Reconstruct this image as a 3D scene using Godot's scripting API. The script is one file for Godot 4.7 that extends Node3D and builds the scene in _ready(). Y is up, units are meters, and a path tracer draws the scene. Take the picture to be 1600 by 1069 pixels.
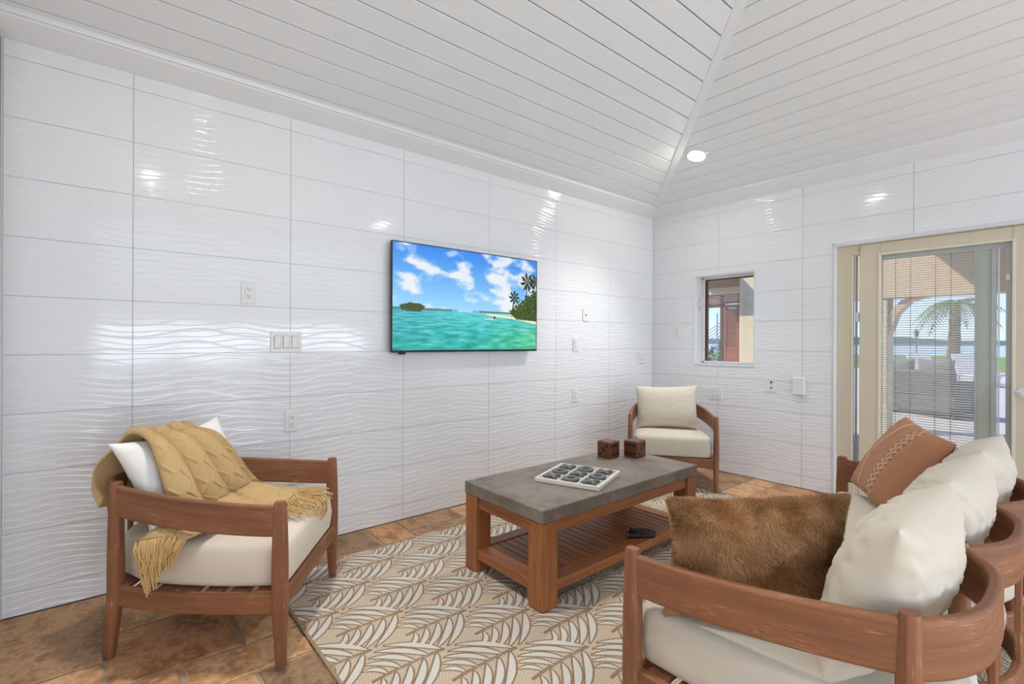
extends Node3D

# ------------------------------------------------------------------ the room
const ROOM_X := 6.03
const ROOM_Z := 4.66
const WALL_H := 2.44
const EAVE := 2.48          # height at which the ceiling planes meet the walls
const SLOPE := 0.32
const TILE_W := 0.703
const TILE_H := 0.25
const ROW_TOP := 2.352      # uppermost horizontal tile joint
const JOINT_LEFT := 0.694   # first vertical joint of the left wall
const JOINT_RIGHT := 0.691

var mats := {}
var rng := RandomNumberGenerator.new()
var names_used := {}

# ================================================================== mesh tools
class MB:
	var st := SurfaceTool.new()
	func _init() -> void:
		st.begin(Mesh.PRIMITIVE_TRIANGLES)
		st.set_smooth_group(-1)
	func smooth(on: bool) -> void:
		st.set_smooth_group(0 if on else -1)
	func v(p: Vector3, uv: Vector2) -> void:
		st.set_uv(uv)
		st.add_vertex(p)
	func tri(a: Vector3, b: Vector3, c: Vector3, hint: Vector3, ua := Vector2.ZERO, ub := Vector2.ZERO, uc := Vector2.ZERO) -> void:
		var n := (b - a).cross(c - a)
		if n.length_squared() < 1e-18:
			return
		if n.dot(hint) > 0.0:
			v(a, ua); v(c, uc); v(b, ub)
		else:
			v(a, ua); v(b, ub); v(c, uc)
	func quad(a: Vector3, b: Vector3, c: Vector3, d: Vector3, hint: Vector3, ua := Vector2.ZERO, ub := Vector2.ZERO, uc := Vector2.ZERO, ud := Vector2.ZERO) -> void:
		tri(a, b, c, hint, ua, ub, uc)
		tri(a, c, d, hint, ua, uc, ud)
	func box(center: Vector3, size: Vector3, bev := 0.003, turn := Basis.IDENTITY, grain := 0) -> void:
		var h := size / 2.0
		var off := Vector2(center.x * 1.7 + center.y * 0.9, center.z * 1.3 + center.y * 0.7)
		bev = minf(bev, minf(h.x, minf(h.y, h.z)) * 0.9)
		var place := func(p: Vector3) -> Vector3: return center + turn * p
		var uvf := func(p: Vector3, ax: int) -> Vector2:
			var g := grain
			var o := 3 - ax - g if ax != g else 0
			if ax == g:
				return Vector2(p[(g + 1) % 3], p[(g + 2) % 3]) + off
			return Vector2(p[g], p[o]) + off
		for ax in 3:
			var i := (ax + 1) % 3
			var j := (ax + 2) % 3
			for s in [-1.0, 1.0]:
				var c := []
				for q in [Vector2(-1, -1), Vector2(1, -1), Vector2(1, 1), Vector2(-1, 1)]:
					var p := Vector3.ZERO
					p[ax] = s * h[ax]
					p[i] = q.x * (h[i] - bev)
					p[j] = q.y * (h[j] - bev)
					c.append(p)
				var n := Vector3.ZERO
				n[ax] = s
				quad(place.call(c[0]), place.call(c[1]), place.call(c[2]), place.call(c[3]), turn * n, uvf.call(c[0], ax), uvf.call(c[1], ax), uvf.call(c[2], ax), uvf.call(c[3], ax))
		if bev <= 0.0:
			return
		for ax in 3:          # edges along ax
			var i := (ax + 1) % 3
			var j := (ax + 2) % 3
			for si in [-1.0, 1.0]:
				for sj in [-1.0, 1.0]:
					var c := []
					for k in 4:
						var p := Vector3.ZERO
						p[ax] = (h[ax] - bev) * (-1.0 if k == 0 or k == 3 else 1.0)
						p[i] = si * (h[i] if k < 2 else h[i] - bev)
						p[j] = sj * (h[j] - bev if k < 2 else h[j])
						c.append(p)
					var n := Vector3.ZERO
					n[i] = si
					n[j] = sj
					quad(place.call(c[0]), place.call(c[1]), place.call(c[2]), place.call(c[3]), turn * n, uvf.call(c[0], j), uvf.call(c[1], j), uvf.call(c[2], j), uvf.call(c[3], j))
		for sx in [-1.0, 1.0]:
			for sy in [-1.0, 1.0]:
				for sz in [-1.0, 1.0]:
					var s := Vector3(sx, sy, sz)
					var b := Vector3(bev, bev, bev)
					var a1: Vector3 = s * (h - Vector3(0, b.y, b.z))
					var a2: Vector3 = s * (h - Vector3(b.x, 0, b.z))
					var a3: Vector3 = s * (h - Vector3(b.x, b.y, 0))
					tri(place.call(a1), place.call(a2), place.call(a3), turn * s, uvf.call(a1, 1), uvf.call(a2, 1), uvf.call(a3, 1))
	# sweep profiles along a path; profs[i] is the profile (side, up) at point i
	func sweep(path: Array, profs: Array, up := Vector3.UP, caps := true, off := Vector2.ZERO) -> void:
		var rings := []
		var lens := []
		var run := 0.0
		var n := path.size()
		for i in n:
			var t: Vector3 = (path[mini(i + 1, n - 1)] - path[maxi(i - 1, 0)]).normalized()
			var side := t.cross(up).normalized()
			var u2 := side.cross(t).normalized()
			if i > 0:
				run += (path[i] - path[i - 1]).length()
			lens.append(run)
			var ring := []
			var prof: PackedVector2Array = profs[mini(i, profs.size() - 1)]
			for q in prof:
				ring.append(path[i] + side * q.x + u2 * q.y)
			rings.append(ring)
		var m: int = rings[0].size()
		var around := [0.0]
		for k in m:
			around.append(around[k] + (rings[0][(k + 1) % m] - rings[0][k]).length())
		for i in n - 1:
			for k in m:
				var k2 := (k + 1) % m
				var a: Vector3 = rings[i][k]
				var b: Vector3 = rings[i][k2]
				var c: Vector3 = rings[i + 1][k2]
				var d: Vector3 = rings[i + 1][k]
				var hint: Vector3 = (a + b + c + d) / 4.0 - (path[i] + path[i + 1]) / 2.0
				quad(a, b, c, d, hint, off + Vector2(lens[i], around[k]), off + Vector2(lens[i], around[k + 1]), off + Vector2(lens[i + 1], around[k + 1]), off + Vector2(lens[i + 1], around[k]))
		if caps:
			st.set_smooth_group(-1)
			for e in [0, n - 1]:
				var o: Vector3 = path[0] - path[1] if e == 0 else path[n - 1] - path[n - 2]
				for k in m:
					tri(path[e], rings[e][k], rings[e][(k + 1) % m], o, off, off + Vector2(rings[e][k].x - path[e].x, rings[e][k].y - path[e].y), off + Vector2(rings[e][(k + 1) % m].x - path[e].x, rings[e][(k + 1) % m].y - path[e].y))
	func tube(path: Array, r: float, sides := 8, up := Vector3.UP, caps := true) -> void:
		var p := PackedVector2Array()
		for k in sides:
			p.append(Vector2(cos(TAU * k / sides), sin(TAU * k / sides)) * r)
		sweep(path, [p], up, caps)
	# lathe around the y axis through c; prof = [(radius, y)...]
	func lathe(c: Vector3, prof: Array, sides := 24, turn := Basis.IDENTITY) -> void:
		for i in prof.size() - 1:
			for k in sides:
				var a0 := TAU * k / sides
				var a1 := TAU * (k + 1) / sides
				var p0: Vector2 = prof[i]
				var p1: Vector2 = prof[i + 1]
				var A := Vector3(cos(a0) * p0.x, p0.y, sin(a0) * p0.x)
				var B := Vector3(cos(a1) * p0.x, p0.y, sin(a1) * p0.x)
				var C := Vector3(cos(a1) * p1.x, p1.y, sin(a1) * p1.x)
				var D := Vector3(cos(a0) * p1.x, p1.y, sin(a0) * p1.x)
				var am := (a0 + a1) / 2.0
				var dy := p1.y - p0.y
				var dr := p1.x - p0.x
				var hint := Vector3(cos(am) * dy, -dr, sin(am) * dy)
				quad(c + turn * A, c + turn * B, c + turn * C, c + turn * D, turn * hint)
	# extruded polygon in the xy plane, from z0 to z1
	func prism(poly: PackedVector2Array, z0: float, z1: float, xf := Transform3D.IDENTITY) -> void:
		var idx := Geometry2D.triangulate_polygon(poly)
		for i in range(0, idx.size(), 3):
			var a := poly[idx[i]]
			var b := poly[idx[i + 1]]
			var c := poly[idx[i + 2]]
			for z in [z0, z1]:
				var hint := Vector3(0, 0, 1.0 if z == maxf(z0, z1) else -1.0)
				tri(xf * Vector3(a.x, a.y, z), xf * Vector3(b.x, b.y, z), xf * Vector3(c.x, c.y, z), xf.basis * hint, a, b, c)
		var area := 0.0
		for i in poly.size():
			area += poly[i].cross(poly[(i + 1) % poly.size()])
		for i in poly.size():
			var a := poly[i]
			var b := poly[(i + 1) % poly.size()]
			var d := b - a
			var n := Vector2(d.y, -d.x) * signf(area)
			quad(xf * Vector3(a.x, a.y, z0), xf * Vector3(b.x, b.y, z0), xf * Vector3(b.x, b.y, z1), xf * Vector3(a.x, a.y, z1), xf.basis * Vector3(n.x, n.y, 0), Vector2(0, z0), Vector2(d.length(), z0), Vector2(d.length(), z1), Vector2(0, z1))
	# grid[i][j] of points, uv[i][j]; sign tells which way it faces
	func grid(g: Array, uvs: Array, flip := false) -> void:
		for i in g.size() - 1:
			for j in g[i].size() - 1:
				var a: Vector3 = g[i][j]
				var b: Vector3 = g[i + 1][j]
				var c: Vector3 = g[i + 1][j + 1]
				var d: Vector3 = g[i][j + 1]
				if flip:
					v(a, uvs[i][j]); v(c, uvs[i + 1][j + 1]); v(b, uvs[i + 1][j])
					v(a, uvs[i][j]); v(d, uvs[i][j + 1]); v(c, uvs[i + 1][j + 1])
				else:
					v(a, uvs[i][j]); v(b, uvs[i + 1][j]); v(c, uvs[i + 1][j + 1])
					v(a, uvs[i][j]); v(c, uvs[i + 1][j + 1]); v(d, uvs[i][j + 1])
	func mesh() -> ArrayMesh:
		st.generate_normals()
		return st.commit()

func numbered(called: String) -> String:
	if not names_used.has(called):
		names_used[called] = 0
		return called
	names_used[called] += 1
	return "%s_%03d" % [called, names_used[called]]

func part(mb, called: String, m: Material, parent: Node) -> MeshInstance3D:
	var o := MeshInstance3D.new()
	o.mesh = mb.mesh() if mb is MB else mb
	o.material_override = m
	o.name = called if parent != self else numbered(called)
	o.cast_shadow = GeometryInstance3D.SHADOW_CASTING_SETTING_ON
	parent.add_child(o, true)
	return o

func tag(o: Node, label: String, category := "", group := "", kind := "") -> Node:
	if label: o.set_meta("label", label)
	if category: o.set_meta("category", category)
	if group: o.set_meta("group", group)
	if kind: o.set_meta("kind", kind)
	return o

func thing(called: String, label: String, category: String, at := Vector3.ZERO, yaw := 0.0, group := "") -> Node3D:
	var o := Node3D.new()
	o.name = numbered(called)
	add_child(o)
	o.position = at
	o.rotation_degrees.y = yaw
	tag(o, label, category, group)
	return o

func setting(called: String, at := Vector3.ZERO) -> Node3D:
	var o := Node3D.new()
	o.name = numbered(called)
	add_child(o)
	o.position = at
	o.set_meta("kind", "structure")
	return o

func round_rect(w: float, h: float, r: float) -> PackedVector2Array:
	var p := PackedVector2Array()
	var hw := w / 2.0
	var hh := h / 2.0
	r = minf(r, minf(hw, hh) * 0.95)
	var e := minf(r * 0.35, minf(hw - r, hh - r) * 0.5)
	for q in 4:
		var cx := (hw - r) * (1.0 if q == 0 or q == 3 else -1.0)
		var cy := (hh - r) * (1.0 if q < 2 else -1.0)
		var a0 := q * PI / 2.0
		var d0 := Vector2(cos(a0), sin(a0))
		var d1 := Vector2(cos(a0 + PI / 2), sin(a0 + PI / 2))
		p.append(Vector2(cx, cy) + d0 * r - d1 * e)
		for k in 4:
			var a := a0 + PI / 2.0 * k / 3.0
			p.append(Vector2(cx, cy) + Vector2(cos(a), sin(a)) * r)
		p.append(Vector2(cx, cy) + d1 * r - d0 * e)
	return p

# ================================================================== materials
func mat(called: String, color: Color, rough := 0.7, metal := 0.0) -> StandardMaterial3D:
	var m := StandardMaterial3D.new()
	m.resource_name = called
	m.albedo_color = color
	m.roughness = rough
	m.metallic = metal
	mats[called] = m
	return m

func noise(freq: float, octaves := 4, sd := 1, kind := FastNoiseLite.TYPE_SIMPLEX_SMOOTH) -> FastNoiseLite:
	var n := FastNoiseLite.new()
	n.noise_type = kind
	n.seed = sd
	n.frequency = freq
	n.fractal_octaves = octaves
	n.fractal_type = FastNoiseLite.FRACTAL_FBM if octaves > 1 else FastNoiseLite.FRACTAL_NONE
	return n

func gray(n: FastNoiseLite, w: int, h: int, ow: int, oh: int) -> PackedByteArray:
	var im := n.get_seamless_image(w, h)
	im.convert(Image.FORMAT_L8)
	if w != ow or h != oh:
		im.resize(ow, oh, Image.INTERPOLATE_CUBIC)
	return im.get_data()

func put_image(w: int, h: int, data: PackedByteArray, rgb := true) -> ImageTexture:
	return ImageTexture.create_from_image(Image.create_from_data(w, h, false, Image.FORMAT_RGB8 if rgb else Image.FORMAT_L8, data))

# wood: grain runs along u
func wood(called: String, dark: Color, light: Color, wash: Color, wash_amount: float, sd: int, rough := 0.55, scale := Vector3(1.3, 3.0, 1)) -> StandardMaterial3D:
	var w := 512
	var h := 256
	var a := gray(noise(0.03, 3, sd), 24, 256, w, h)
	var b := gray(noise(0.16, 2, sd + 1), 20, 256, w, h)
	var c := gray(noise(0.22, 3, sd + 2), 44, 256, w, h)
	var d := gray(noise(0.012, 3, sd + 3), 256, 256, w, h)
	var out := PackedByteArray()
	out.resize(w * h * 3)
	var ht := PackedByteArray()
	ht.resize(w * h)
	for i in w * h:
		var k := clampf(a[i] / 255.0 * 0.55 + b[i] / 255.0 * 0.3 + d[i] / 255.0 * 0.25 - 0.05, 0.0, 1.0)
		var col := dark.lerp(light, k)
		var f := clampf((c[i] / 255.0 - 0.66) * 6.0, 0.0, 1.0) * clampf((d[i] / 255.0 - 0.42) * 4.0, 0.0, 1.0) * wash_amount
		col = col.lerp(wash, f)
		out[i * 3] = int(col.r * 255.0)
		out[i * 3 + 1] = int(col.g * 255.0)
		out[i * 3 + 2] = int(col.b * 255.0)
		ht[i] = b[i] / 2 + c[i] / 2
	var m := mat(called, Color.WHITE, rough)
	m.albedo_texture = put_image(w, h, out)
	m.uv1_scale = scale
	m.heightmap_enabled = true
	m.heightmap_texture = put_image(w, h, ht, false)
	m.heightmap_scale = 0.05
	return m

# stone, concrete: mottled colour, world triplanar
func mottled(called: String, cols: Array, freq: float, sd: int, rough: float, scale: float, relief: float, streak := 1.0) -> StandardMaterial3D:
	var w := 512
	var a := gray(noise(freq, 5, sd), int(w / streak), w, w, w)
	var b := gray(noise(freq * 5.0, 3, sd + 1), w, w, w, w)
	var out := PackedByteArray()
	out.resize(w * w * 3)
	var ht := PackedByteArray()
	ht.resize(w * w)
	for i in w * w:
		var k := clampf((a[i] / 255.0 - 0.5) * 1.5 + 0.5 + (b[i] / 255.0 - 0.5) * 0.8, 0.0, 0.999) * (cols.size() - 1)
		var n := int(k)
		var col: Color = cols[n].lerp(cols[n + 1], k - n)
		out[i * 3] = int(col.r * 255.0)
		out[i * 3 + 1] = int(col.g * 255.0)
		out[i * 3 + 2] = int(col.b * 255.0)
		ht[i] = a[i] / 2 + b[i] / 2
	var m := mat(called, Color.WHITE, rough)
	m.albedo_texture = put_image(w, w, out)
	m.uv1_triplanar = true
	m.uv1_world_triplanar = true
	m.uv1_scale = Vector3.ONE * scale
	if relief > 0.0:
		m.heightmap_enabled = true
		m.heightmap_texture = put_image(w, w, ht, false)
		m.heightmap_scale = relief
	return m

func cloth(called: String, color: Color, relief := 0.03, scale := 30.0) -> StandardMaterial3D:
	var m := mat(called, color, 0.95)
	m.metallic_specular = 0.25
	m.rim_enabled = true
	m.rim = 0.25
	m.rim_tint = 0.6
	m.uv1_triplanar = true
	m.uv1_scale = Vector3.ONE * scale
	m.heightmap_enabled = true
	m.heightmap_texture = weave_tex
	m.heightmap_scale = relief
	return m

var weave_tex: ImageTexture

func make_materials() -> void:
	var w := 128
	var d := PackedByteArray()
	d.resize(w * w)
	for y in w:
		for x in w:
			var u := sin(TAU * x / 8.0)
			var v := sin(TAU * y / 8.0)
			d[y * w + x] = int(127 + 60 * (u if (x / 8 + y / 8) % 2 == 0 else v))
	weave_tex = put_image(w, w, d, false)
	var m := mat("tile", Color(0.915, 0.92, 0.93), 0.08)
	m.metallic_specular = 0.55
	mat("grout", Color(0.76, 0.765, 0.77), 0.9)
	mat("white_paint", Color(0.92, 0.925, 0.93), 0.5)
	mat("plank", Color(0.92, 0.925, 0.928), 0.33)
	mat("plate_white", Color(0.90, 0.90, 0.89), 0.3)
	mat("slot_dark", Color(0.08, 0.08, 0.08), 0.6)
	mat("slot_grey", Color(0.42, 0.42, 0.42), 0.6)
	mat("metal_trim", Color(0.86, 0.87, 0.87), 0.3, 0.2)
	mat("door_beige", Color(0.835, 0.79, 0.70), 0.45)
	mat("door_bead", Color(0.88, 0.845, 0.77), 0.45)
	mat("screen_frame", Color(0.66, 0.69, 0.68), 0.45)
	mat("sage_panel", Color(0.66, 0.69, 0.62), 0.6)
	mat("blind", Color(0.90, 0.89, 0.86), 0.5)
	mat("cord", Color(0.25, 0.25, 0.25), 0.7)
	mat("chrome", Color(0.85, 0.85, 0.85), 0.2, 0.8)
	mat("black_plastic", Color(0.025, 0.026, 0.03), 0.35)
	mat("tv_case", Color(0.03, 0.04, 0.045), 0.3)
	var g := mat("glass", Color(0.95, 0.98, 0.98, 0.05), 0.02)
	g.transparency = BaseMaterial3D.TRANSPARENCY_ALPHA
	wood("chair_wood", Color(0.42, 0.262, 0.165), Color(0.605, 0.395, 0.25), Color(0.76, 0.61, 0.48), 0.6, 11)
	wood("table_wood", Color(0.45, 0.26, 0.135), Color(0.71, 0.455, 0.26), Color(0.7, 0.47, 0.28), 0.3, 31, 0.45, Vector3(0.9, 2.4, 1))
	wood("dice_wood", Color(0.30, 0.155, 0.085), Color(0.50, 0.28, 0.16), Color(0.5, 0.3, 0.2), 0.2, 71, 0.4, Vector3(3, 5, 1))
	wood("shutter_wood", Color(0.50, 0.27, 0.18), Color(0.68, 0.40, 0.28), Color(0.75, 0.5, 0.4), 0.2, 91, 0.6)
	wood("soffit_wood", Color(0.33, 0.19, 0.09), Color(0.58, 0.37, 0.19), Color(0.6, 0.4, 0.25), 0.2, 97, 0.6)
	mottled("concrete", [Color(0.405, 0.362, 0.322), Color(0.46, 0.418, 0.375), Color(0.51, 0.468, 0.425)], 0.006, 5, 0.5, 0.9, 0.03)
	mottled("stone_tan", [Color(0.672, 0.500, 0.344), Color(0.788, 0.610, 0.437), Color(0.851, 0.685, 0.507), Color(0.756, 0.580, 0.414)], 0.012, 21, 0.62, 0.8, 0.6, 2.0)
	mottled("stone_rust", [Color(0.598, 0.420, 0.274), Color(0.735, 0.535, 0.363), Color(0.803, 0.610, 0.432), Color(0.677, 0.490, 0.335)], 0.012, 23, 0.62, 0.8, 0.6, 2.0)
	mottled("stone_brown", [Color(0.525, 0.395, 0.279), Color(0.630, 0.485, 0.349), Color(0.714, 0.560, 0.414), Color(0.578, 0.440, 0.321)], 0.012, 25, 0.62, 0.8, 0.6, 2.0)
	mottled("stone_dark", [Color(0.452, 0.355, 0.265), Color(0.551, 0.435, 0.321), Color(0.625, 0.495, 0.363), Color(0.493, 0.395, 0.298)], 0.012, 27, 0.62, 0.8, 0.6, 2.0)
	mat("floor_grout", Color(0.68, 0.59, 0.49), 0.9)
	cloth("cream", Color(0.805, 0.768, 0.705))
	cloth("cream_warm", Color(0.845, 0.803, 0.735))
	cloth("white_linen", Color(0.93, 0.925, 0.91))
	cloth("fringe", Color(0.79, 0.65, 0.44), 0.02)
	cloth("suede", Color(0.60, 0.375, 0.24), 0.03)
	mat("board_white", Color(0.86, 0.84, 0.79), 0.6)
	mat("board_cell", Color(0.72, 0.715, 0.70), 0.7)
	mat("piece_grey", Color(0.39, 0.39, 0.385), 0.55)
	mat("pip", Color(0.05, 0.025, 0.015), 0.6)
	mat("binding", Color(0.60, 0.515, 0.415), 0.9)
	mat("stucco", Color(0.86, 0.775, 0.65), 0.9)
	mat("stucco_pale", Color(0.90, 0.845, 0.72), 0.9)
	mat("paver", Color(0.74, 0.715, 0.68), 0.8)
	mat("grass", Color(0.42, 0.52, 0.20), 0.95)
	mat("leaf", Color(0.36, 0.45, 0.20), 0.7)
	mat("leaf_dark", Color(0.20, 0.29, 0.15), 0.8)
	mat("bark", Color(0.46, 0.38, 0.32), 0.9)
	mat("water", Color(0.55, 0.66, 0.74), 0.15)
	mat("far_shore", Color(0.36, 0.43, 0.42), 0.95)
	mat("wicker", Color(0.36, 0.36, 0.35), 0.8)
	mat("patio_cushion", Color(0.44, 0.45, 0.44), 0.95)
	mat("lounger", Color(0.72, 0.72, 0.72), 0.8)
	mat("rail_blue", Color(0.50, 0.57, 0.66), 0.5)
	mat("frame_brown", Color(0.30, 0.19, 0.12), 0.5)
	var e := mat("lens", Color(1, 1, 1), 0.4)
	e.emission_enabled = true
	e.emission = Color(1.0, 0.98, 0.94)
	e.emission_energy_multiplier = 80.0

# ================================================================== _ready
func _ready() -> void:
	rng.seed = 20240
	# camera
	var cam := Camera3D.new()
	cam.name = "camera"
	cam.fov = rad_to_deg(2.0 * atan(534.5 / 765.04))
	cam.keep_aspect = Camera3D.KEEP_HEIGHT
	cam.near = 0.05
	cam.far = 3000.0
	cam.position = Vector3(2.9215, 1.168, 4.3158)
	cam.rotation_order = EULER_ORDER_YXZ
	cam.rotation = Vector3(-0.0007, 0.875, 0.0046)
	add_child(cam)
	cam.current = true
	# sky
	var env := Environment.new()
	env.background_mode = Environment.BG_SKY
	var sky := Sky.new()
	var sm := ProceduralSkyMaterial.new()
	sm.sky_top_color = Color(0.36, 0.56, 0.86)
	sm.sky_horizon_color = Color(0.76, 0.84, 0.93)
	sm.ground_bottom_color = Color(0.45, 0.45, 0.42)
	sm.ground_horizon_color = Color(0.70, 0.76, 0.80)
	sm.sky_energy_multiplier = 1.15
	sky.sky_material = sm
	env.sky = sky
	env.tonemap_mode = Environment.TONE_MAPPER_LINEAR
	env.tonemap_exposure = 1.25
	env.sdfgi_enabled = true
	env.ssao_enabled = true
	env.ssil_enabled = true
	var we := WorldEnvironment.new()
	we.name = "world"
	we.environment = env
	add_child(we)
	# sun, high over the left side of the house
	var sun := DirectionalLight3D.new()
	sun.name = "sun"
	sun.light_energy = 1.5
	sun.light_color = Color(1.0, 0.96, 0.9)
	sun.light_angular_distance = 0.6
	sun.shadow_enabled = true
	add_child(sun)
	sun.look_at_from_position(Vector3(-6, 7, 3.5), Vector3.ZERO, Vector3.UP)
	# daylight through the glazed doors on the far side and the window behind the camera
	daylight("side_glazing_daylight", Vector3(ROOM_X - 0.02, 1.20, 2.35), Vector3(-1, 0, 0), Vector2(4.3, 2.2), 2.8)
	daylight("rear_glazing_daylight", Vector3(4.35, 1.15, ROOM_Z - 0.02), Vector3(0, 0, -1), Vector2(2.4, 2.0), 0.7)
	# light that the sunlit terraces throw up through the same openings
	daylight("side_terrace_bounce", Vector3(ROOM_X + 0.52, 0.50, 2.35), Vector3(-0.62, 0.78, 0), Vector2(4.3, 0.9), 8.6)
	daylight("rear_terrace_bounce", Vector3(4.35, 0.50, ROOM_Z + 0.52), Vector3(0, 0.78, -0.62), Vector2(2.4, 0.9), 2.2)

	make_materials()
	build_walls()
	build_floor()
	build_ceiling()
	build_window()
	build_door()
	build_rug()
	build_tv()
	build_plates()
	build_chairs()
	build_throw()
	build_pillows()
	build_table()
	build_outside()

func daylight(called: String, at: Vector3, towards: Vector3, size: Vector2, energy: float) -> void:
	var l := AreaLight3D.new()
	l.name = called
	l.area_size = size
	l.area_normalize_energy = true
	l.light_energy = energy
	l.light_color = Color(0.91, 0.96, 1.0)
	l.area_range = 14.0
	l.area_attenuation = 2.0
	l.shadow_enabled = true
	add_child(l)
	l.look_at_from_position(at, at + towards, Vector3.UP)

# ================================================================== walls
func crest(p: float) -> float:
	var f := p - floorf(p)
	return f / 0.86 if f < 0.86 else 1.0 - smoothstep(0.86, 1.0, f)

# low dune relief: long gentle swells that break off along thin lines
func wave(u: float, v: float) -> float:
	var k := TAU / TILE_W
	var p1 := v / 0.0295 + 0.42 * sin(k * u + 0.6 + v * 3.0) + 0.22 * sin(2.0 * k * u + v * 11.0 + 1.3)
	var p2 := v / 0.0625 + 0.34 * sin(k * u + 2.9 - v * 7.0) + 0.12 * sin(2.0 * k * u + 0.4) + 0.37
	return 0.00085 * crest(p1) + 0.00082 * crest(p2)

# a piece of the wave tile: rects in tile coordinates (u to the right, v up), face at z = 0, back at -0.010
var tile_cache := {}
func tile_mesh(rects: Array) -> ArrayMesh:
	var key := str(rects)
	if tile_cache.has(key):
		return tile_cache[key]
	var vs := PackedVector3Array()
	var ns := PackedVector3Array()
	var uvs := PackedVector2Array()
	var ix := PackedInt32Array()
	for r: Rect2 in rects:
		var nx := maxi(2, int(ceil(r.size.x / 0.0117)))
		var ny := maxi(2, int(ceil(r.size.y / 0.002)))
		var base := vs.size()
		for j in ny + 1:
			for i in nx + 1:
				var u := r.position.x + r.size.x * i / nx
				var v := r.position.y + r.size.y * j / ny
				var h := wave(u, v)
				var dx := (wave(u + 0.003, v) - wave(u - 0.003, v)) / 0.006
				var dy := (wave(u, v + 0.0008) - wave(u, v - 0.0008)) / 0.0016
				vs.append(Vector3(u, v, h - 0.0012))
				ns.append(Vector3(-dx, -dy, 1).normalized())
				uvs.append(Vector2(u, v))
		for j in ny:
			for i in nx:
				var a := base + j * (nx + 1) + i
				ix.append_array([a, a + nx + 1, a + nx + 2, a, a + nx + 2, a + 1])
		# rim
		var c := [Vector2(r.position.x, r.position.y), Vector2(r.end.x, r.position.y), r.end, Vector2(r.position.x, r.end.y)]
		for e in 4:
			var p: Vector2 = c[e]
			var q: Vector2 = c[(e + 1) % 4]
			var d := (q - p).normalized()
			var n := Vector3(d.y, -d.x, 0)
			var b2 := vs.size()
			for w in [Vector3(p.x, p.y, -0.0008), Vector3(q.x, q.y, -0.0008), Vector3(q.x, q.y, -0.010), Vector3(p.x, p.y, -0.010)]:
				vs.append(w)
				ns.append(n)
				uvs.append(Vector2(w.x, w.y))
			ix.append_array([b2, b2 + 1, b2 + 2, b2, b2 + 2, b2 + 3])
	var arr := []
	arr.resize(Mesh.ARRAY_MAX)
	arr[Mesh.ARRAY_VERTEX] = vs
	arr[Mesh.ARRAY_NORMAL] = ns
	arr[Mesh.ARRAY_TEX_UV] = uvs
	arr[Mesh.ARRAY_INDEX] = ix
	var am := ArrayMesh.new()
	am.add_surface_from_arrays(Mesh.PRIMITIVE_TRIANGLES, arr)
	tile_cache[key] = am
	return am

func cut(rects: Array, hole: Rect2) -> Array:
	var out := []
	for r: Rect2 in rects:
		var x := r.intersection(hole)
		if x.size.x <= 0.0005 or x.size.y <= 0.0005:
			out.append(r)
			continue
		if x.position.y > r.position.y + 0.0005: out.append(Rect2(r.position, Vector2(r.size.x, x.position.y - r.position.y)))
		if x.end.y < r.end.y - 0.0005: out.append(Rect2(Vector2(r.position.x, x.end.y), Vector2(r.size.x, r.end.y - x.end.y)))
		if x.position.x > r.position.x + 0.0005: out.append(Rect2(Vector2(r.position.x, x.position.y), Vector2(x.position.x - r.position.x, x.size.y)))
		if x.end.x < r.end.x - 0.0005: out.append(Rect2(Vector2(x.end.x, x.position.y), Vector2(r.end.x - x.end.x, x.size.y)))
	return out

# lay tiles on a wall whose own x runs to the right and whose face looks along +z
func tile_wall(parent: Node3D, length: float, joints: Array, holes: Array) -> void:
	var gap := 0.0024
	var edges := [0.0] + joints + [length]
	var rows := []
	var y := ROW_TOP - TILE_H * 9.0
	rows.append(0.0)
	for k in 10:
		rows.append(y + TILE_H * k)
	rows.append(WALL_H)
	for c in edges.size() - 1:
		for r in rows.size() - 1:
			var full := Rect2(edges[c] + gap / 2, rows[r] + gap / 2, edges[c + 1] - edges[c] - gap, rows[r + 1] - rows[r] - gap)
			var rs := [full]
			for h in holes:
				rs = cut(rs, h)
			if rs.is_empty():
				continue
			# into the coordinates of the whole tile, so that the pattern is the same on every one
			var u0: float = edges[c] if c > 0 else edges[1] - TILE_W
			var v0: float = rows[r] if r > 0 else rows[1] - TILE_H
			var local := []
			for q: Rect2 in rs:
				local.append(Rect2(snappedf(q.position.x - u0, 0.0001), snappedf(q.position.y - v0, 0.0001), snappedf(q.size.x, 0.0001), snappedf(q.size.y, 0.0001)))
			var o := part(tile_mesh(local), "wall_tile", mats.tile, parent)
			o.position = Vector3(u0, v0, 0)

func wall_box(parent: Node, m: Material, called: String, lo: Vector3, hi: Vector3, bev := 0.0) -> MeshInstance3D:
	var b := MB.new()
	b.box((lo + hi) / 2.0, hi - lo, bev)
	return part(b, called, m, parent)

const WIN := [0.463, 1.017, 0.963, 1.79]
const DOOR := [1.612, 2.76, 0.0, 1.918]

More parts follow.
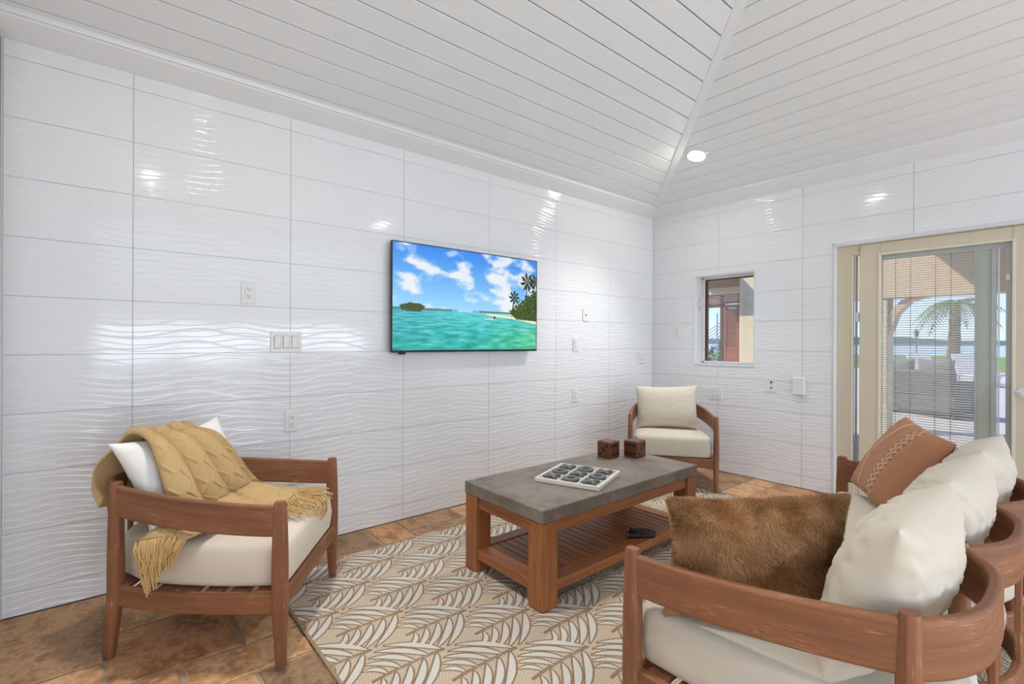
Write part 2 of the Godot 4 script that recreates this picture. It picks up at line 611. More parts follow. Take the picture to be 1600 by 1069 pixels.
func build_walls() -> void:
	# left wall: own x runs from the near end (z = 4.64) to the corner
	var wl := setting("wall_left")
	wall_box(wl, mats.grout, "wall_backing", Vector3(-0.16, 0, -0.16), Vector3(-0.0035, 2.62, ROOM_Z + 0.16))
	var js := []
	for k in 6:
		js.append(4.638 - (JOINT_LEFT + TILE_W * (5 - k)))
	tile_wall_turned(wl, 4.638, js)
	wall_box(wl, mats.metal_trim, "edge_trim", Vector3(-0.01, 0, 4.638), Vector3(0.004, 2.43, 4.645))
	# right wall with window and door openings
	var wr := setting("wall_right")
	var zb := -0.16
	var zf := -0.0035
	var g: Material = mats.grout
	wall_box(wr, g, "wall_backing", Vector3(-0.0035, 0, zb), Vector3(WIN[0], 2.62, zf))
	wall_box(wr, g, "wall_backing", Vector3(WIN[0], 0, zb), Vector3(WIN[1], WIN[2], zf))
	wall_box(wr, g, "wall_backing", Vector3(WIN[0], WIN[3], zb), Vector3(WIN[1], 2.62, zf))
	wall_box(wr, g, "wall_backing", Vector3(WIN[1], 0, zb), Vector3(DOOR[0], 2.62, zf))
	wall_box(wr, g, "wall_backing", Vector3(DOOR[0], DOOR[3], zb), Vector3(DOOR[1], 2.62, zf))
	wall_box(wr, g, "wall_backing", Vector3(DOOR[1], 0, zb), Vector3(ROOM_X + 0.16, 2.62, zf))
	var jr := []
	for k in 5:
		jr.append(JOINT_RIGHT + TILE_W * k)
	tile_wall(wr, 4.2, jr, [Rect2(WIN[0], WIN[2], WIN[1] - WIN[0], WIN[3] - WIN[2]), Rect2(DOOR[0], -0.1, DOOR[1] - DOOR[0], DOOR[3] + 0.1)])
	# far side wall with a glazed opening, and the wall behind the camera
	var ws := setting("wall_side")
	wall_box(ws, mats.white_paint, "wall_backing", Vector3(ROOM_X, 0, -0.16), Vector3(ROOM_X + 0.16, 2.62, 0.2))
	wall_box(ws, mats.white_paint, "wall_backing", Vector3(ROOM_X, 0, 4.5), Vector3(ROOM_X + 0.16, 2.62, ROOM_Z + 0.16))
	wall_box(ws, mats.white_paint, "wall_backing", Vector3(ROOM_X, 2.3, 0.2), Vector3(ROOM_X + 0.16, 2.62, 4.5))
	wall_box(ws, mats.white_paint, "wall_backing", Vector3(ROOM_X, 0, 0.2), Vector3(ROOM_X + 0.16, 0.09, 4.5))
	var wb := setting("wall_rear")
	wall_box(wb, mats.white_paint, "wall_backing", Vector3(0.05, 0, ROOM_Z), Vector3(3.1, 2.62, ROOM_Z + 0.16))
	wall_box(wb, mats.white_paint, "wall_backing", Vector3(5.6, 0, ROOM_Z), Vector3(ROOM_X, 2.62, ROOM_Z + 0.16))
	wall_box(wb, mats.white_paint, "wall_backing", Vector3(3.1, 2.18, ROOM_Z), Vector3(5.6, 2.62, ROOM_Z + 0.16))
	wall_box(wb, mats.white_paint, "wall_backing", Vector3(3.1, 0, ROOM_Z), Vector3(5.6, 0.1, ROOM_Z + 0.16))
	glazing("window_2", Vector3.BACK, Vector3(ROOM_X + 0.08, 0, 2.35), 4.3, 0.09, 2.3, 4)
	glazing("window_3", Vector3.RIGHT, Vector3(4.35, 0, ROOM_Z + 0.08), 2.5, 0.1, 2.18, 3)
	wall_box(wb, mats.frame_brown, "corner_post", Vector3(0.0, 0, ROOM_Z - 0.012), Vector3(0.05, 2.43, ROOM_Z + 0.16))

func glazing(called: String, along: Vector3, at: Vector3, length: float, y0: float, y1: float, panes: int) -> void:
	# a glazed opening: jambs, mullions and panes
	var w := setting(called)
	var size := func(l: float, h: float, t: float) -> Vector3: return along.abs() * l + Vector3(0, h, 0) + (Vector3.ONE - along.abs() - Vector3.UP) * t
	for k in panes + 1:
		var b := MB.new()
		b.box(at + along * (length * k / panes - length / 2) + Vector3(0, (y0 + y1) / 2, 0), size.call(0.05, y1 - y0, 0.06), 0.004)
		part(b, "mullion", mats.white_paint, w)
	for y in [y0 + 0.025, y1 - 0.025]:
		var b := MB.new()
		b.box(at + Vector3(0, y, 0), size.call(length, 0.05, 0.06), 0.004)
		part(b, "frame_rail", mats.white_paint, w)
	for k in panes:
		var b := MB.new()
		b.box(at + along * (length * (k + 0.5) / panes - length / 2) + Vector3(0, (y0 + y1) / 2, 0), size.call(length / panes - 0.05, y1 - y0 - 0.1, 0.004), 0.0)
		part(b, "pane", mats.glass, w)

func tile_wall_turned(wall: Node3D, length: float, joints: Array) -> void:
	var tmp := Node3D.new()
	add_child(tmp)
	tile_wall(tmp, length, joints, [])
	var turn := Transform3D(Basis(Vector3.UP, PI / 2), Vector3(0, 0, length))
	for c in tmp.get_children():
		tmp.remove_child(c)
		c.name = "wall_tile"
		wall.add_child(c, true)
		c.transform = turn * c.transform
	remove_child(tmp)
	tmp.free()

# ================================================================== floor
func build_floor() -> void:
	var fl := setting("floor")
	wall_box(fl, mats.floor_grout, "floor_bed", Vector3(-0.16, -0.16, -0.16), Vector3(ROOM_X + 0.16, -0.006, ROOM_Z + 0.16))
	var cell := 0.205
	var nx := 29
	var nz := 23
	var used := {}
	var stones := ["stone_tan", "stone_rust", "stone_tan", "stone_brown", "stone_rust", "stone_tan", "stone_rust", "stone_dark", "stone_tan"]
	var shapes := [Vector2i(3, 2), Vector2i(2, 2), Vector2i(2, 3), Vector2i(2, 1), Vector2i(1, 2), Vector2i(2, 2), Vector2i(1, 1)]
	var cache := {}
	for z in nz:
		for x in nx:
			if used.has(Vector2i(x, z)):
				continue
			var pick := Vector2i(1, 1)
			for tries in 8:
				var s: Vector2i = shapes[rng.randi() % shapes.size()]
				var ok := true
				for i in s.x:
					for j in s.y:
						if used.has(Vector2i(x + i, z + j)) or x + i >= nx or z + j >= nz:
							ok = false
				if ok:
					pick = s
					break
			for i in pick.x:
				for j in pick.y:
					used[Vector2i(x + i, z + j)] = true
			var w := pick.x * cell - 0.009
			var d := pick.y * cell - 0.009
			if x + pick.x >= nx: w += 0.08
			var key := "%.3f %.3f %d" % [w, d, rng.randi() % 3]
			if not cache.has(key):
				cache[key] = stone_mesh(w, d)
			var o := part(cache[key], "stone_slab", mats[stones[rng.randi() % stones.size()]], fl)
			o.position = Vector3(x * cell + w / 2 + 0.0045, 0, z * cell + d / 2 + 0.0045)

func stone_mesh(w: float, d: float) -> ArrayMesh:
	var b := MB.new()
	var rim := []
	var n := 5
	for e in 4:
		for k in n:
			var t := float(k) / n
			var p := Vector2.ZERO
			match e:
				0: p = Vector2(lerpf(-w, w, t), -d) / 2
				1: p = Vector2(w, lerpf(-d, d, t)) / 2
				2: p = Vector2(lerpf(w, -w, t), d) / 2
				3: p = Vector2(-w, lerpf(d, -d, t)) / 2
			rim.append(p - p.normalized() * rng.randf_range(0.0, 0.007))
	var m := rim.size()
	for k in m:
		var a: Vector2 = rim[k]
		var c: Vector2 = rim[(k + 1) % m]
		var ai := a - a.normalized() * 0.006
		var ci := c - c.normalized() * 0.006
		b.tri(Vector3.ZERO, Vector3(ai.x, 0, ai.y), Vector3(ci.x, 0, ci.y), Vector3.UP)
		b.quad(Vector3(a.x, -0.003, a.y), Vector3(c.x, -0.003, c.y), Vector3(ci.x, 0, ci.y), Vector3(ai.x, 0, ai.y), Vector3(a.x, 0.3, a.y))
		b.quad(Vector3(a.x, -0.012, a.y), Vector3(c.x, -0.012, c.y), Vector3(c.x, -0.003, c.y), Vector3(a.x, -0.003, a.y), Vector3(a.x, 0, a.y))
	return b.mesh()

# ================================================================== ceiling
func build_ceiling() -> void:
	var ce := setting("ceiling")
	var half := ROOM_X / 2.0
	var top := EAVE + SLOPE * half
	# roof deck above the planks: a hip over the right wall, a gable behind the camera
	var b := MB.new()
	var o := 0.16
	for lift: float in [0.02, 0.14]:
		var e := EAVE - SLOPE * o + lift
		var A := Vector3(-o, e, -o)
		var B := Vector3(ROOM_X + o, e, -o)
		var C := Vector3(ROOM_X + o, e, ROOM_Z + o)
		var D := Vector3(-o, e, ROOM_Z + o)
		var P := Vector3(half, top + lift, half)
		var R := Vector3(half, top + lift, ROOM_Z + o)
		var h := Vector3.DOWN if lift < 0.1 else Vector3.UP
		b.tri(A, B, P, h)
		b.quad(A, P, R, D, h)
		b.quad(B, C, R, P, h)
	part(b, "roof_deck", mats.white_paint, ce)
	wall_box(ce, mats.white_paint, "gable", Vector3(-o, 2.5, ROOM_Z), Vector3(ROOM_X + o, 3.75, ROOM_Z + o))
	var pitch := 0.125
	var gap := 0.0035
	var n := int(half / pitch) + 1
	for k in n:
		var a := k * pitch + 0.002
		var c := minf((k + 1) * pitch - gap, half)
		if c - a < 0.01:
			continue
		# over the left wall, and over the right wall
		var L := MB.new()
		plank(L, [Vector2(a, a), Vector2(c, c), Vector2(c, ROOM_Z), Vector2(a, ROOM_Z)], 0)
		part(L, "plank", mats.plank, ce)
		var R := MB.new()
		plank(R, [Vector2(a, a), Vector2(c, c), Vector2(ROOM_X - c, c), Vector2(ROOM_X - a, a)], 1)
		part(R, "plank", mats.plank, ce)
	# hip strip
	var hip := setting("trim_1")
	var hb := MB.new()
	var prof := PackedVector2Array([Vector2(-0.033, 0.004), Vector2(-0.033, -0.004), Vector2(-0.026, -0.011), Vector2(0.026, -0.011), Vector2(0.033, -0.004), Vector2(0.033, 0.004)])
	hb.sweep([Vector3(0.06, EAVE + 0.06 * SLOPE, 0.06), Vector3(half, top, half)], [prof])
	part(hb, "hip_strip", mats.plank, hip)
	# crown along both walls
	var cp := PackedVector2Array([Vector2(-0.004, 2.424), Vector2(0.004, 2.424), Vector2(0.086, 2.482), Vector2(0.090, 2.489), Vector2(0.101, 2.492), Vector2(0.104, 2.500), Vector2(0.104, 2.53), Vector2(-0.004, 2.53)])
	var c1 := setting("trim_2")
	var m1 := MB.new()
	m1.prism(cp, 0.0, -ROOM_Z, Transform3D(Basis(Vector3(1, 0, 0), Vector3(0, 1, 0), Vector3(0, 0, 1)), Vector3(0, 0, ROOM_Z)))
	part(m1, "crown_moulding", mats.plank, c1)
	var c2 := setting("trim_3")
	var m2 := MB.new()
	m2.prism(cp, 0.0, ROOM_X, Transform3D(Basis(Vector3(0, 0, 1), Vector3(0, 1, 0), Vector3(1, 0, 0)), Vector3(0, 0, 0)))
	part(m2, "crown_moulding", mats.plank, c2)
	# recessed lamps
	lamp(Vector3(0.83, EAVE + SLOPE * 0.63, 0.63), Vector3(0, -1, SLOPE), "lit round recessed ceiling lamp beside the hip strip above the right wall")
	lamp(Vector3(0.95, EAVE + SLOPE * 0.95, 3.80), Vector3(SLOPE, -1, 0), "lit round recessed ceiling lamp over the left armchair")
	lamp(Vector3(5.2, EAVE + SLOPE * 0.63, 0.63), Vector3(0, -1, SLOPE), "lit round recessed ceiling lamp above the wall right of the glazed door")
	lamp(Vector3(5.08, EAVE + SLOPE * 0.95, 3.80), Vector3(-SLOPE, -1, 0), "lit round recessed ceiling lamp behind the sofa near the side glazing")

func plank(b: MB, plan: Array, which: int) -> void:
	var up := Vector3(-SLOPE, 1, 0).normalized() if which == 0 else Vector3(0, 1, -SLOPE).normalized()
	var lift := func(p: Vector2) -> Vector3:
		return Vector3(p.x, EAVE + SLOPE * p.x, p.y) if which == 0 else Vector3(p.x, EAVE + SLOPE * p.y, p.y)
	var mid := Vector3.ZERO
	var P := []
	for p in plan:
		P.append(lift.call(p))
		mid += P[-1] / 4.0
	var inner := []
	for p in P:
		inner.append(p)
	# bevel only along the long edges (0-3 and 1-2)
	var across: Vector3 = (P[1] - P[0])
	across = (across - (P[3] - P[0]).normalized() * across.dot((P[3] - P[0]).normalized())).normalized()
	var bev := 0.003
	inner[0] = P[0] + across * bev
	inner[3] = P[3] + across * bev
	inner[1] = P[1] - across * bev
	inner[2] = P[2] - across * bev
	var dn := -up
	var t := 0.006
	b.quad(inner[0], inner[1], inner[2], inner[3], dn)
	b.quad(inner[0], inner[3], P[3] + up * t, P[0] + up * t, -across + dn)
	b.quad(inner[1], inner[2], P[2] + up * t, P[1] + up * t, across + dn)
	var q := []
	for p in P:
		q.append(p + up * 0.016)
	b.quad(q[0], q[1], q[2], q[3], up)
	b.quad(P[0] + up * t, P[3] + up * t, q[3], q[0], -across)
	b.quad(P[1] + up * t, P[2] + up * t, q[2], q[1], across)

func lamp(at: Vector3, normal: Vector3, label: String) -> void:
	var dn := normal.normalized()
	var t := thing("recessed_light", label, "ceiling light", at, 0.0, "recessed ceiling lamps")
	var y := -dn
	var x := Vector3.RIGHT.cross(y).cross(y).normalized() * -1.0
	var bs := Basis(x, y, x.cross(y)).orthonormalized()
	var ring := MB.new()
	ring.smooth(true)
	ring.lathe(Vector3.ZERO, [Vector2(0.082, 0.0), Vector2(0.081, -0.004), Vector2(0.074, -0.006), Vector2(0.066, -0.005), Vector2(0.065, 0.002)], 36, bs)
	part(ring, "trim_ring", mats.plate_white, t)
	var lens := MB.new()
	lens.smooth(true)
	lens.lathe(Vector3.ZERO, [Vector2(0.0, -0.015), Vector2(0.025, -0.0135), Vector2(0.048, -0.0095), Vector2(0.061, -0.0045), Vector2(0.066, 0.0)], 36, bs)
	part(lens, "lens", mats.lens, t)
	var l := SpotLight3D.new()
	l.name = "lamp_light"
	l.light_energy = 2.3
	l.light_color = Color(1.0, 0.99, 0.975)
	l.light_size = 0.06
	l.spot_angle = 52.0
	l.spot_angle_attenuation = 1.0
	l.spot_range = 14.0
	l.spot_attenuation = 2.0
	l.shadow_enabled = true
	t.add_child(l)
	l.look_at_from_position(at + dn * 0.07, at + dn * 2.0, Vector3.RIGHT)

# ================================================================== window
func build_window() -> void:
	var w := setting("window_1")
	var x0: float = WIN[0]
	var x1: float = WIN[1]
	var y0: float = WIN[2]
	var y1: float = WIN[3]
	var zb := -0.17
	# glazed reveal linings
	wall_box(w, mats.tile, "reveal", Vector3(x0 - 0.004, y0, zb), Vector3(x0 + 0.006, y1, 0.002), 0.001)
	wall_box(w, mats.tile, "reveal", Vector3(x1 - 0.006, y0, zb), Vector3(x1 + 0.004, y1, 0.002), 0.001)
	wall_box(w, mats.tile, "reveal", Vector3(x0, y1 - 0.006, zb), Vector3(x1, y1 + 0.004, 0.002), 0.001)
	wall_box(w, mats.tile, "window_sill", Vector3(x0, y0 - 0.004, zb), Vector3(x1, y0 + 0.008, 0.004), 0.001)
	for a in [[x0 - 0.008, x0, y0 - 0.008, y1 + 0.008], [x1, x1 + 0.008, y0 - 0.008, y1 + 0.008], [x0, x1, y1, y1 + 0.008], [x0, x1, y0 - 0.008, y0]]:
		wall_box(w, mats.metal_trim, "edge_trim", Vector3(a[0], a[2], -0.004), Vector3(a[1], a[3], 0.005), 0.001)
	# white fixed frame and brown outer sash
	var fz := -0.115
	for a in [[x0 + 0.006, x0 + 0.035, y0, y1], [x1 - 0.014, x1 - 0.006, y0, y1], [x0, x1, y1 - 0.022, y1 - 0.006], [x0, x1, y0 + 0.008, y0 + 0.03]]:
		wall_box(w, mats.plate_white, "window_frame", Vector3(a[0], a[2], fz - 0.04), Vector3(a[1], a[3], fz), 0.003)
	for a in [[x0 + 0.035, x0 + 0.052, y0 + 0.03, y1 - 0.022], [x0 + 0.035, x1 - 0.014, y1 - 0.032, y1 - 0.022]]:
		wall_box(w, mats.frame_brown, "outer_sash", Vector3(a[0], a[2], fz - 0.05), Vector3(a[1], a[3], fz - 0.012), 0.002)
	wall_box(w, mats.glass, "window_pane", Vector3(x0 + 0.04, y0 + 0.025, fz - 0.024), Vector3(x1 - 0.01, y1 - 0.02, fz - 0.022))
	# lever on the left jamb
	var h := MB.new()
	h.smooth(true)
	var p := []
	for k in 9:
		var t := k / 8.0
		p.append(Vector3(x0 + 0.012 + 0.03 * sin(PI * t), 1.47 + 0.15 * t, -0.055 + 0.01 * t))
	h.tube(p, 0.005, 8, Vector3.BACK)
	h.box(Vector3(x0 + 0.010, 1.60, -0.05), Vector3(0.012, 0.04, 0.022), 0.003)
	tag(part(h, "latch_lever", mats.chrome, w), "curved grey metal latch lever")

# ================================================================== door
func build_door() -> void:
	var d := setting("door_1")
	var x0: float = DOOR[0]
	var x1: float = DOOR[1]
	var y1: float = DOOR[3]
	# white outer edge
	wall_box(d, mats.metal_trim, "edge_trim", Vector3(x0 - 0.004, 0, -0.005), Vector3(x0 + 0.012, y1 + 0.012, 0.006), 0.002)
	wall_box(d, mats.metal_trim, "edge_trim", Vector3(x0 - 0.004, y1 - 0.012, -0.005), Vector3(x1, y1 + 0.012, 0.006), 0.002)
	wall_box(d, mats.white_paint, "jamb_lining", Vector3(x0 - 0.002, 0, -0.17), Vector3(x0 + 0.01, y1, 0.0), 0.001)
	wall_box(d, mats.white_paint, "jamb_lining", Vector3(x0, y1 - 0.01, -0.17), Vector3(x1, y1 + 0.002, 0.0), 0.001)
	wall_box(d, mats.white_paint, "jamb_lining", Vector3(x1 - 0.01, 0, -0.17), Vector3(x1 + 0.002, y1, 0.0), 0.001)
	# beige side light with its narrow strip of glass
	var zf := -0.055
	var zk := -0.11
	var sx0 := x0 + 0.010
	var sx1 := 1.768
	wall_box(d, mats.door_beige, "sidelight_stile", Vector3(sx0, 0, zk), Vector3(1.722, y1 - 0.01, zf), 0.003)
	wall_box(d, mats.door_beige, "sidelight_rail", Vector3(1.722, y1 - 0.085, zk), Vector3(sx1, y1 - 0.01, zf), 0.002)
	wall_box(d, mats.door_beige, "sidelight_rail", Vector3(1.722, 0, zk), Vector3(sx1, 0.2, zf), 0.002)
	wall_box(d, mats.door_bead, "glazing_bead", Vector3(1.716, 0.2, zf - 0.01), Vector3(1.728, y1 - 0.085, zf + 0.006), 0.003)
	wall_box(d, mats.screen_frame, "screen_edge", Vector3(1.731, 0.2, zk + 0.006), Vector3(1.744, y1 - 0.09, zk + 0.02), 0.001)
	wall_box(d, mats.glass, "pane", Vector3(1.722, 0.2, zk + 0.026), Vector3(sx1, y1 - 0.085, zk + 0.028))
	wall_box(d, mats.plate_white, "latch_keeper", Vector3(1.742, 1.33, zf - 0.03), Vector3(1.764, 1.40, zf - 0.008), 0.002)
	# the door leaf
	var lf := Node3D.new()
	lf.name = "door_leaf"
	d.add_child(lf)
	var lx0 := 1.770
	var lx1 := 2.745
	var gx0 := 1.902
	var gx1 := 2.575
	var gy0 := 0.20
	var gy1 := 1.812
	var lz := -0.045
	var ly1 := y1 - 0.012
	wall_box(lf, mats.door_beige, "stile", Vector3(lx0, 0.012, zk), Vector3(gx0, ly1, lz), 0.004)
	wall_box(lf, mats.door_beige, "stile", Vector3(gx1, 0.012, zk), Vector3(lx1, ly1, lz), 0.004)
	wall_box(lf, mats.door_beige, "rail", Vector3(gx0, gy1, zk), Vector3(gx1, ly1, lz), 0.004)
	wall_box(lf, mats.door_beige, "rail", Vector3(gx0, 0.012, zk), Vector3(gx1, gy0, lz), 0.004)
	for a in [[gx0 - 0.018, gx0, gy0 - 0.018, gy1 + 0.018], [gx1, gx1 + 0.018, gy0 - 0.018, gy1 + 0.018], [gx0, gx1, gy1, gy1 + 0.018], [gx0, gx1, gy0 - 0.018, gy0]]:
		wall_box(lf, mats.door_bead, "glazing_bead", Vector3(a[0], a[2], lz - 0.002), Vector3(a[1], a[3], lz + 0.007), 0.003)
	wall_box(lf, mats.glass, "pane", Vector3(gx0, gy0, lz - 0.012), Vector3(gx1, gy1, lz - 0.010))
	# retracted screen and its frame, outside the glass
	wall_box(lf, mats.screen_frame, "screen_frame", Vector3(gx0, gy1 - 0.032, zk + 0.01), Vector3(gx1, gy1, zk + 0.03), 0.002)
	wall_box(lf, mats.screen_frame, "screen_frame", Vector3(2.398, gy0, zk + 0.008), Vector3(2.41, gy1 - 0.03, zk + 0.03), 0.002)
	tag(wall_box(lf, mats.sage_panel, "screen_panel", Vector3(2.41, gy0, zk + 0.012), Vector3(2.478, gy1 - 0.03, zk + 0.02), 0.001), "grey green panel of the folded screen")
	wall_box(lf, mats.screen_frame, "screen_frame", Vector3(2.478, gy0, zk + 0.008), Vector3(2.503, gy1 - 0.03, zk + 0.032), 0.002)
	wall_box(lf, mats.plate_white, "screen_frame", Vector3(2.508, gy0, zk + 0.01), Vector3(2.516, gy1 - 0.03, zk + 0.03), 0.002)
	wall_box(lf, mats.screen_frame, "screen_frame", Vector3(2.545, gy0, zk + 0.008), Vector3(2.575, gy1 - 0.03, zk + 0.032), 0.002)
	wall_box(lf, mats.plate_white, "screen_catch", Vector3(2.545, 1.57, zk + 0.03), Vector3(2.565, 1.61, zk + 0.04), 0.002)
	# blind between the panes
	var bl := MB.new()
	var y := gy0 + 0.01
	var turn := Basis(Vector3.RIGHT, deg_to_rad(24.0))
	while y < gy1 - 0.035:
		bl.box(Vector3((gx0 + 2.398) / 2, y, lz - 0.026), Vector3(2.398 - gx0 - 0.004, 0.0012, 0.0125), 0.0, turn)
		y += 0.0165
	var bp := part(bl, "blind_slats", mats.blind, lf)
	bp.set_meta("kind", "stuff")
	for x in [1.985, 2.07, 2.205, 2.285]:
		wall_box(lf, mats.cord, "ladder_cord", Vector3(x - 0.0012, gy0, lz - 0.0185), Vector3(x + 0.0012, gy1 - 0.03, lz - 0.0165))
	# lever with a white rosette
	var r := MB.new()
	r.smooth(true)
	r.lathe(Vector3(2.622, 0.862, lz), [Vector2(0.0, 0.016), Vector2(0.02, 0.015), Vector2(0.031, 0.009), Vector2(0.034, 0.0)], 28, Basis(Vector3.RIGHT, PI / 2))
	r.tube([Vector3(2.622, 0.862, lz + 0.01), Vector3(2.622, 0.862, lz + 0.045)], 0.010, 12, Vector3.UP)
	r.tube([Vector3(2.618, 0.862, lz + 0.045), Vector3(2.66, 0.864, lz + 0.048), Vector3(2.73, 0.862, lz + 0.045)], 0.010, 12, Vector3.UP)
	tag(part(r, "door_handle", mats.plate_white, lf), "white lever handle on a round rosette")
	wall_box(d, mats.metal_trim, "threshold", Vector3(x0, -0.005, -0.17), Vector3(x1, 0.012, -0.02), 0.003)

# ================================================================== rug
func leaf_stamp(buf: PackedFloat32Array, w: int, h: int, px: float, pz: float, bx: float, bz: float, dir: Vector2, ln: float, wd: float, bend: float) -> void:
	var side := Vector2(-dir.y, dir.x)
	var sx := w / px
	var sz := h / pz
	var tip := Vector2(bx, bz) + dir * ln
	var lo := Vector2(minf(bx, tip.x) - wd - 0.02, minf(bz, tip.y) - wd - 0.02)
	var hi := Vector2(maxf(bx, tip.x) + wd + 0.02, maxf(bz, tip.y) + wd + 0.02)
	for j in range(int(lo.y * sz), int(hi.y * sz)):
		for i in range(int(lo.x * sx), int(hi.x * sx)):
			var r := Vector2(i / sx - bx, j / sz - bz)
			var a := r.dot(dir) / ln
			if a < -0.03 or a > 1.04:
				continue
			var b := r.dot(side) - bend * a * (1.0 - a) * 4.0
			var half := wd * pow(maxf(sin(PI * pow(clampf(a, 0, 1), 0.85)), 0.0), 0.75)
			var d := half - absf(b)
			if d > -0.0065:
				var at := posmod(j, h) * w + posmod(i, w)
				buf[at] = maxf(buf[at], d + 0.0066)

func build_rug() -> void:
	var px := 0.335
	var pz := 0.43
	var w := 448
	var h := 576
	var buf := PackedFloat32Array()
	buf.resize(w * h)
	for f in [Vector2(0.17, 0.05), Vector2(0.3375, 0.265)]:
		var k := 0
		for l in [[0.0, 0.215, 0.0135], [0.055, 0.195, 0.0135], [0.11, 0.165, 0.0125], [0.165, 0.13, 0.011], [0.215, 0.09, 0.009]]:
			for s in [-1.0, 1.0]:
				var dir := Vector2(s * 0.70, 0.72).normalized()
				leaf_stamp(buf, w, h, px, pz, f.x + s * 0.008, f.y + l[0] + 0.012 * (s + 1), dir, l[1], l[2], -s * 0.016)
			k += 1
		# stem
		leaf_stamp(buf, w, h, px, pz, f.x, f.y - 0.005, Vector2(0, 1), 0.27, 0.001, 0.006)
	var n1 := gray(noise(0.25, 2, 7), w, h, w, h)
	var col := PackedByteArray()
	col.resize(w * h * 3)
	var ht := PackedByteArray()
	ht.resize(w * h)
	var cream := Color(0.815, 0.797, 0.76)
	var brown := Color(0.56, 0.46, 0.36)
	var tan1 := Color(0.845, 0.78, 0.69)
	var tan2 := Color(0.67, 0.585, 0.49)
	for j in h:
		for i in w:
			var at := j * w + i
			var d := buf[at] - 0.0066 if buf[at] > 0.0 else -1.0
			var c := tan1
			var hh := 0.35
			var gx := posmod(i, 14)
			var gz := posmod(j + (8 if (i / 14) % 2 == 0 else 0), 16)
			if gx < 4 or gz < 3:
				c = tan2
				hh = 0.2
			if d > 0.0:
				c = cream
				hh = 0.85
			elif d > -0.0066:
				c = brown
				hh = 0.55
			var nn := n1[at] / 255.0 - 0.5
			c = c.darkened(clampf(-nn * 0.35, 0, 1)) if nn < 0 else c.lightened(nn * 0.22)
			col[at * 3] = int(c.r * 255)
			col[at * 3 + 1] = int(c.g * 255)
			col[at * 3 + 2] = int(c.b * 255)
			ht[at] = int(clampf(hh + nn * 0.3, 0, 1) * 255)
	var m := mat("rug_weave", Color.WHITE, 0.95)
	m.metallic_specular = 0.2
	m.albedo_texture = put_image(w, h, col)
	m.heightmap_enabled = true
	m.heightmap_texture = put_image(w, h, ht, false)
	m.heightmap_scale = 0.25
	var x0 := 0.31
	var x1 := 2.75
	var z0 := 0.645
	var z1 := 3.705
	var r := thing("area_rug", "beige and cream flatweave rug with leaf pattern under the coffee table", "rug", Vector3((x0 + x1) / 2, 0, (z0 + z1) / 2))
	var b := MB.new()
	var hx := (x1 - x0) / 2 - 0.012
	var hz := (z1 - z0) / 2 - 0.012
	var uv := func(x: float, z: float) -> Vector2: return Vector2((x + r.position.x) / px, (z + r.position.z - 0.06) / pz)
	b.quad(Vector3(-hx, 0.008, -hz), Vector3(hx, 0.008, -hz), Vector3(hx, 0.008, hz), Vector3(-hx, 0.008, hz), Vector3.UP, uv.call(-hx, -hz), uv.call(hx, -hz), uv.call(hx, hz), uv.call(-hx, hz))
	b.quad(Vector3(-hx, 0.0005, -hz), Vector3(hx, 0.0005, -hz), Vector3(hx, 0.0005, hz), Vector3(-hx, 0.0005, hz), Vector3.DOWN)
	part(b, "weave", m, r)
	var e := MB.new()
	e.smooth(true)
	var q := round_rect(0.014, 0.0095, 0.004)
	for s in [[Vector3(-hx, 0.0048, -hz), Vector3(hx, 0.0048, -hz)], [Vector3(hx, 0.0048, -hz), Vector3(hx, 0.0048, hz)], [Vector3(hx, 0.0048, hz), Vector3(-hx, 0.0048, hz)], [Vector3(-hx, 0.0048, hz), Vector3(-hx, 0.0048, -hz)]]:
		e.smooth(true)
		e.sweep([s[0], s[1]], [q])
	part(e, "bound_edge", mats.binding, r)

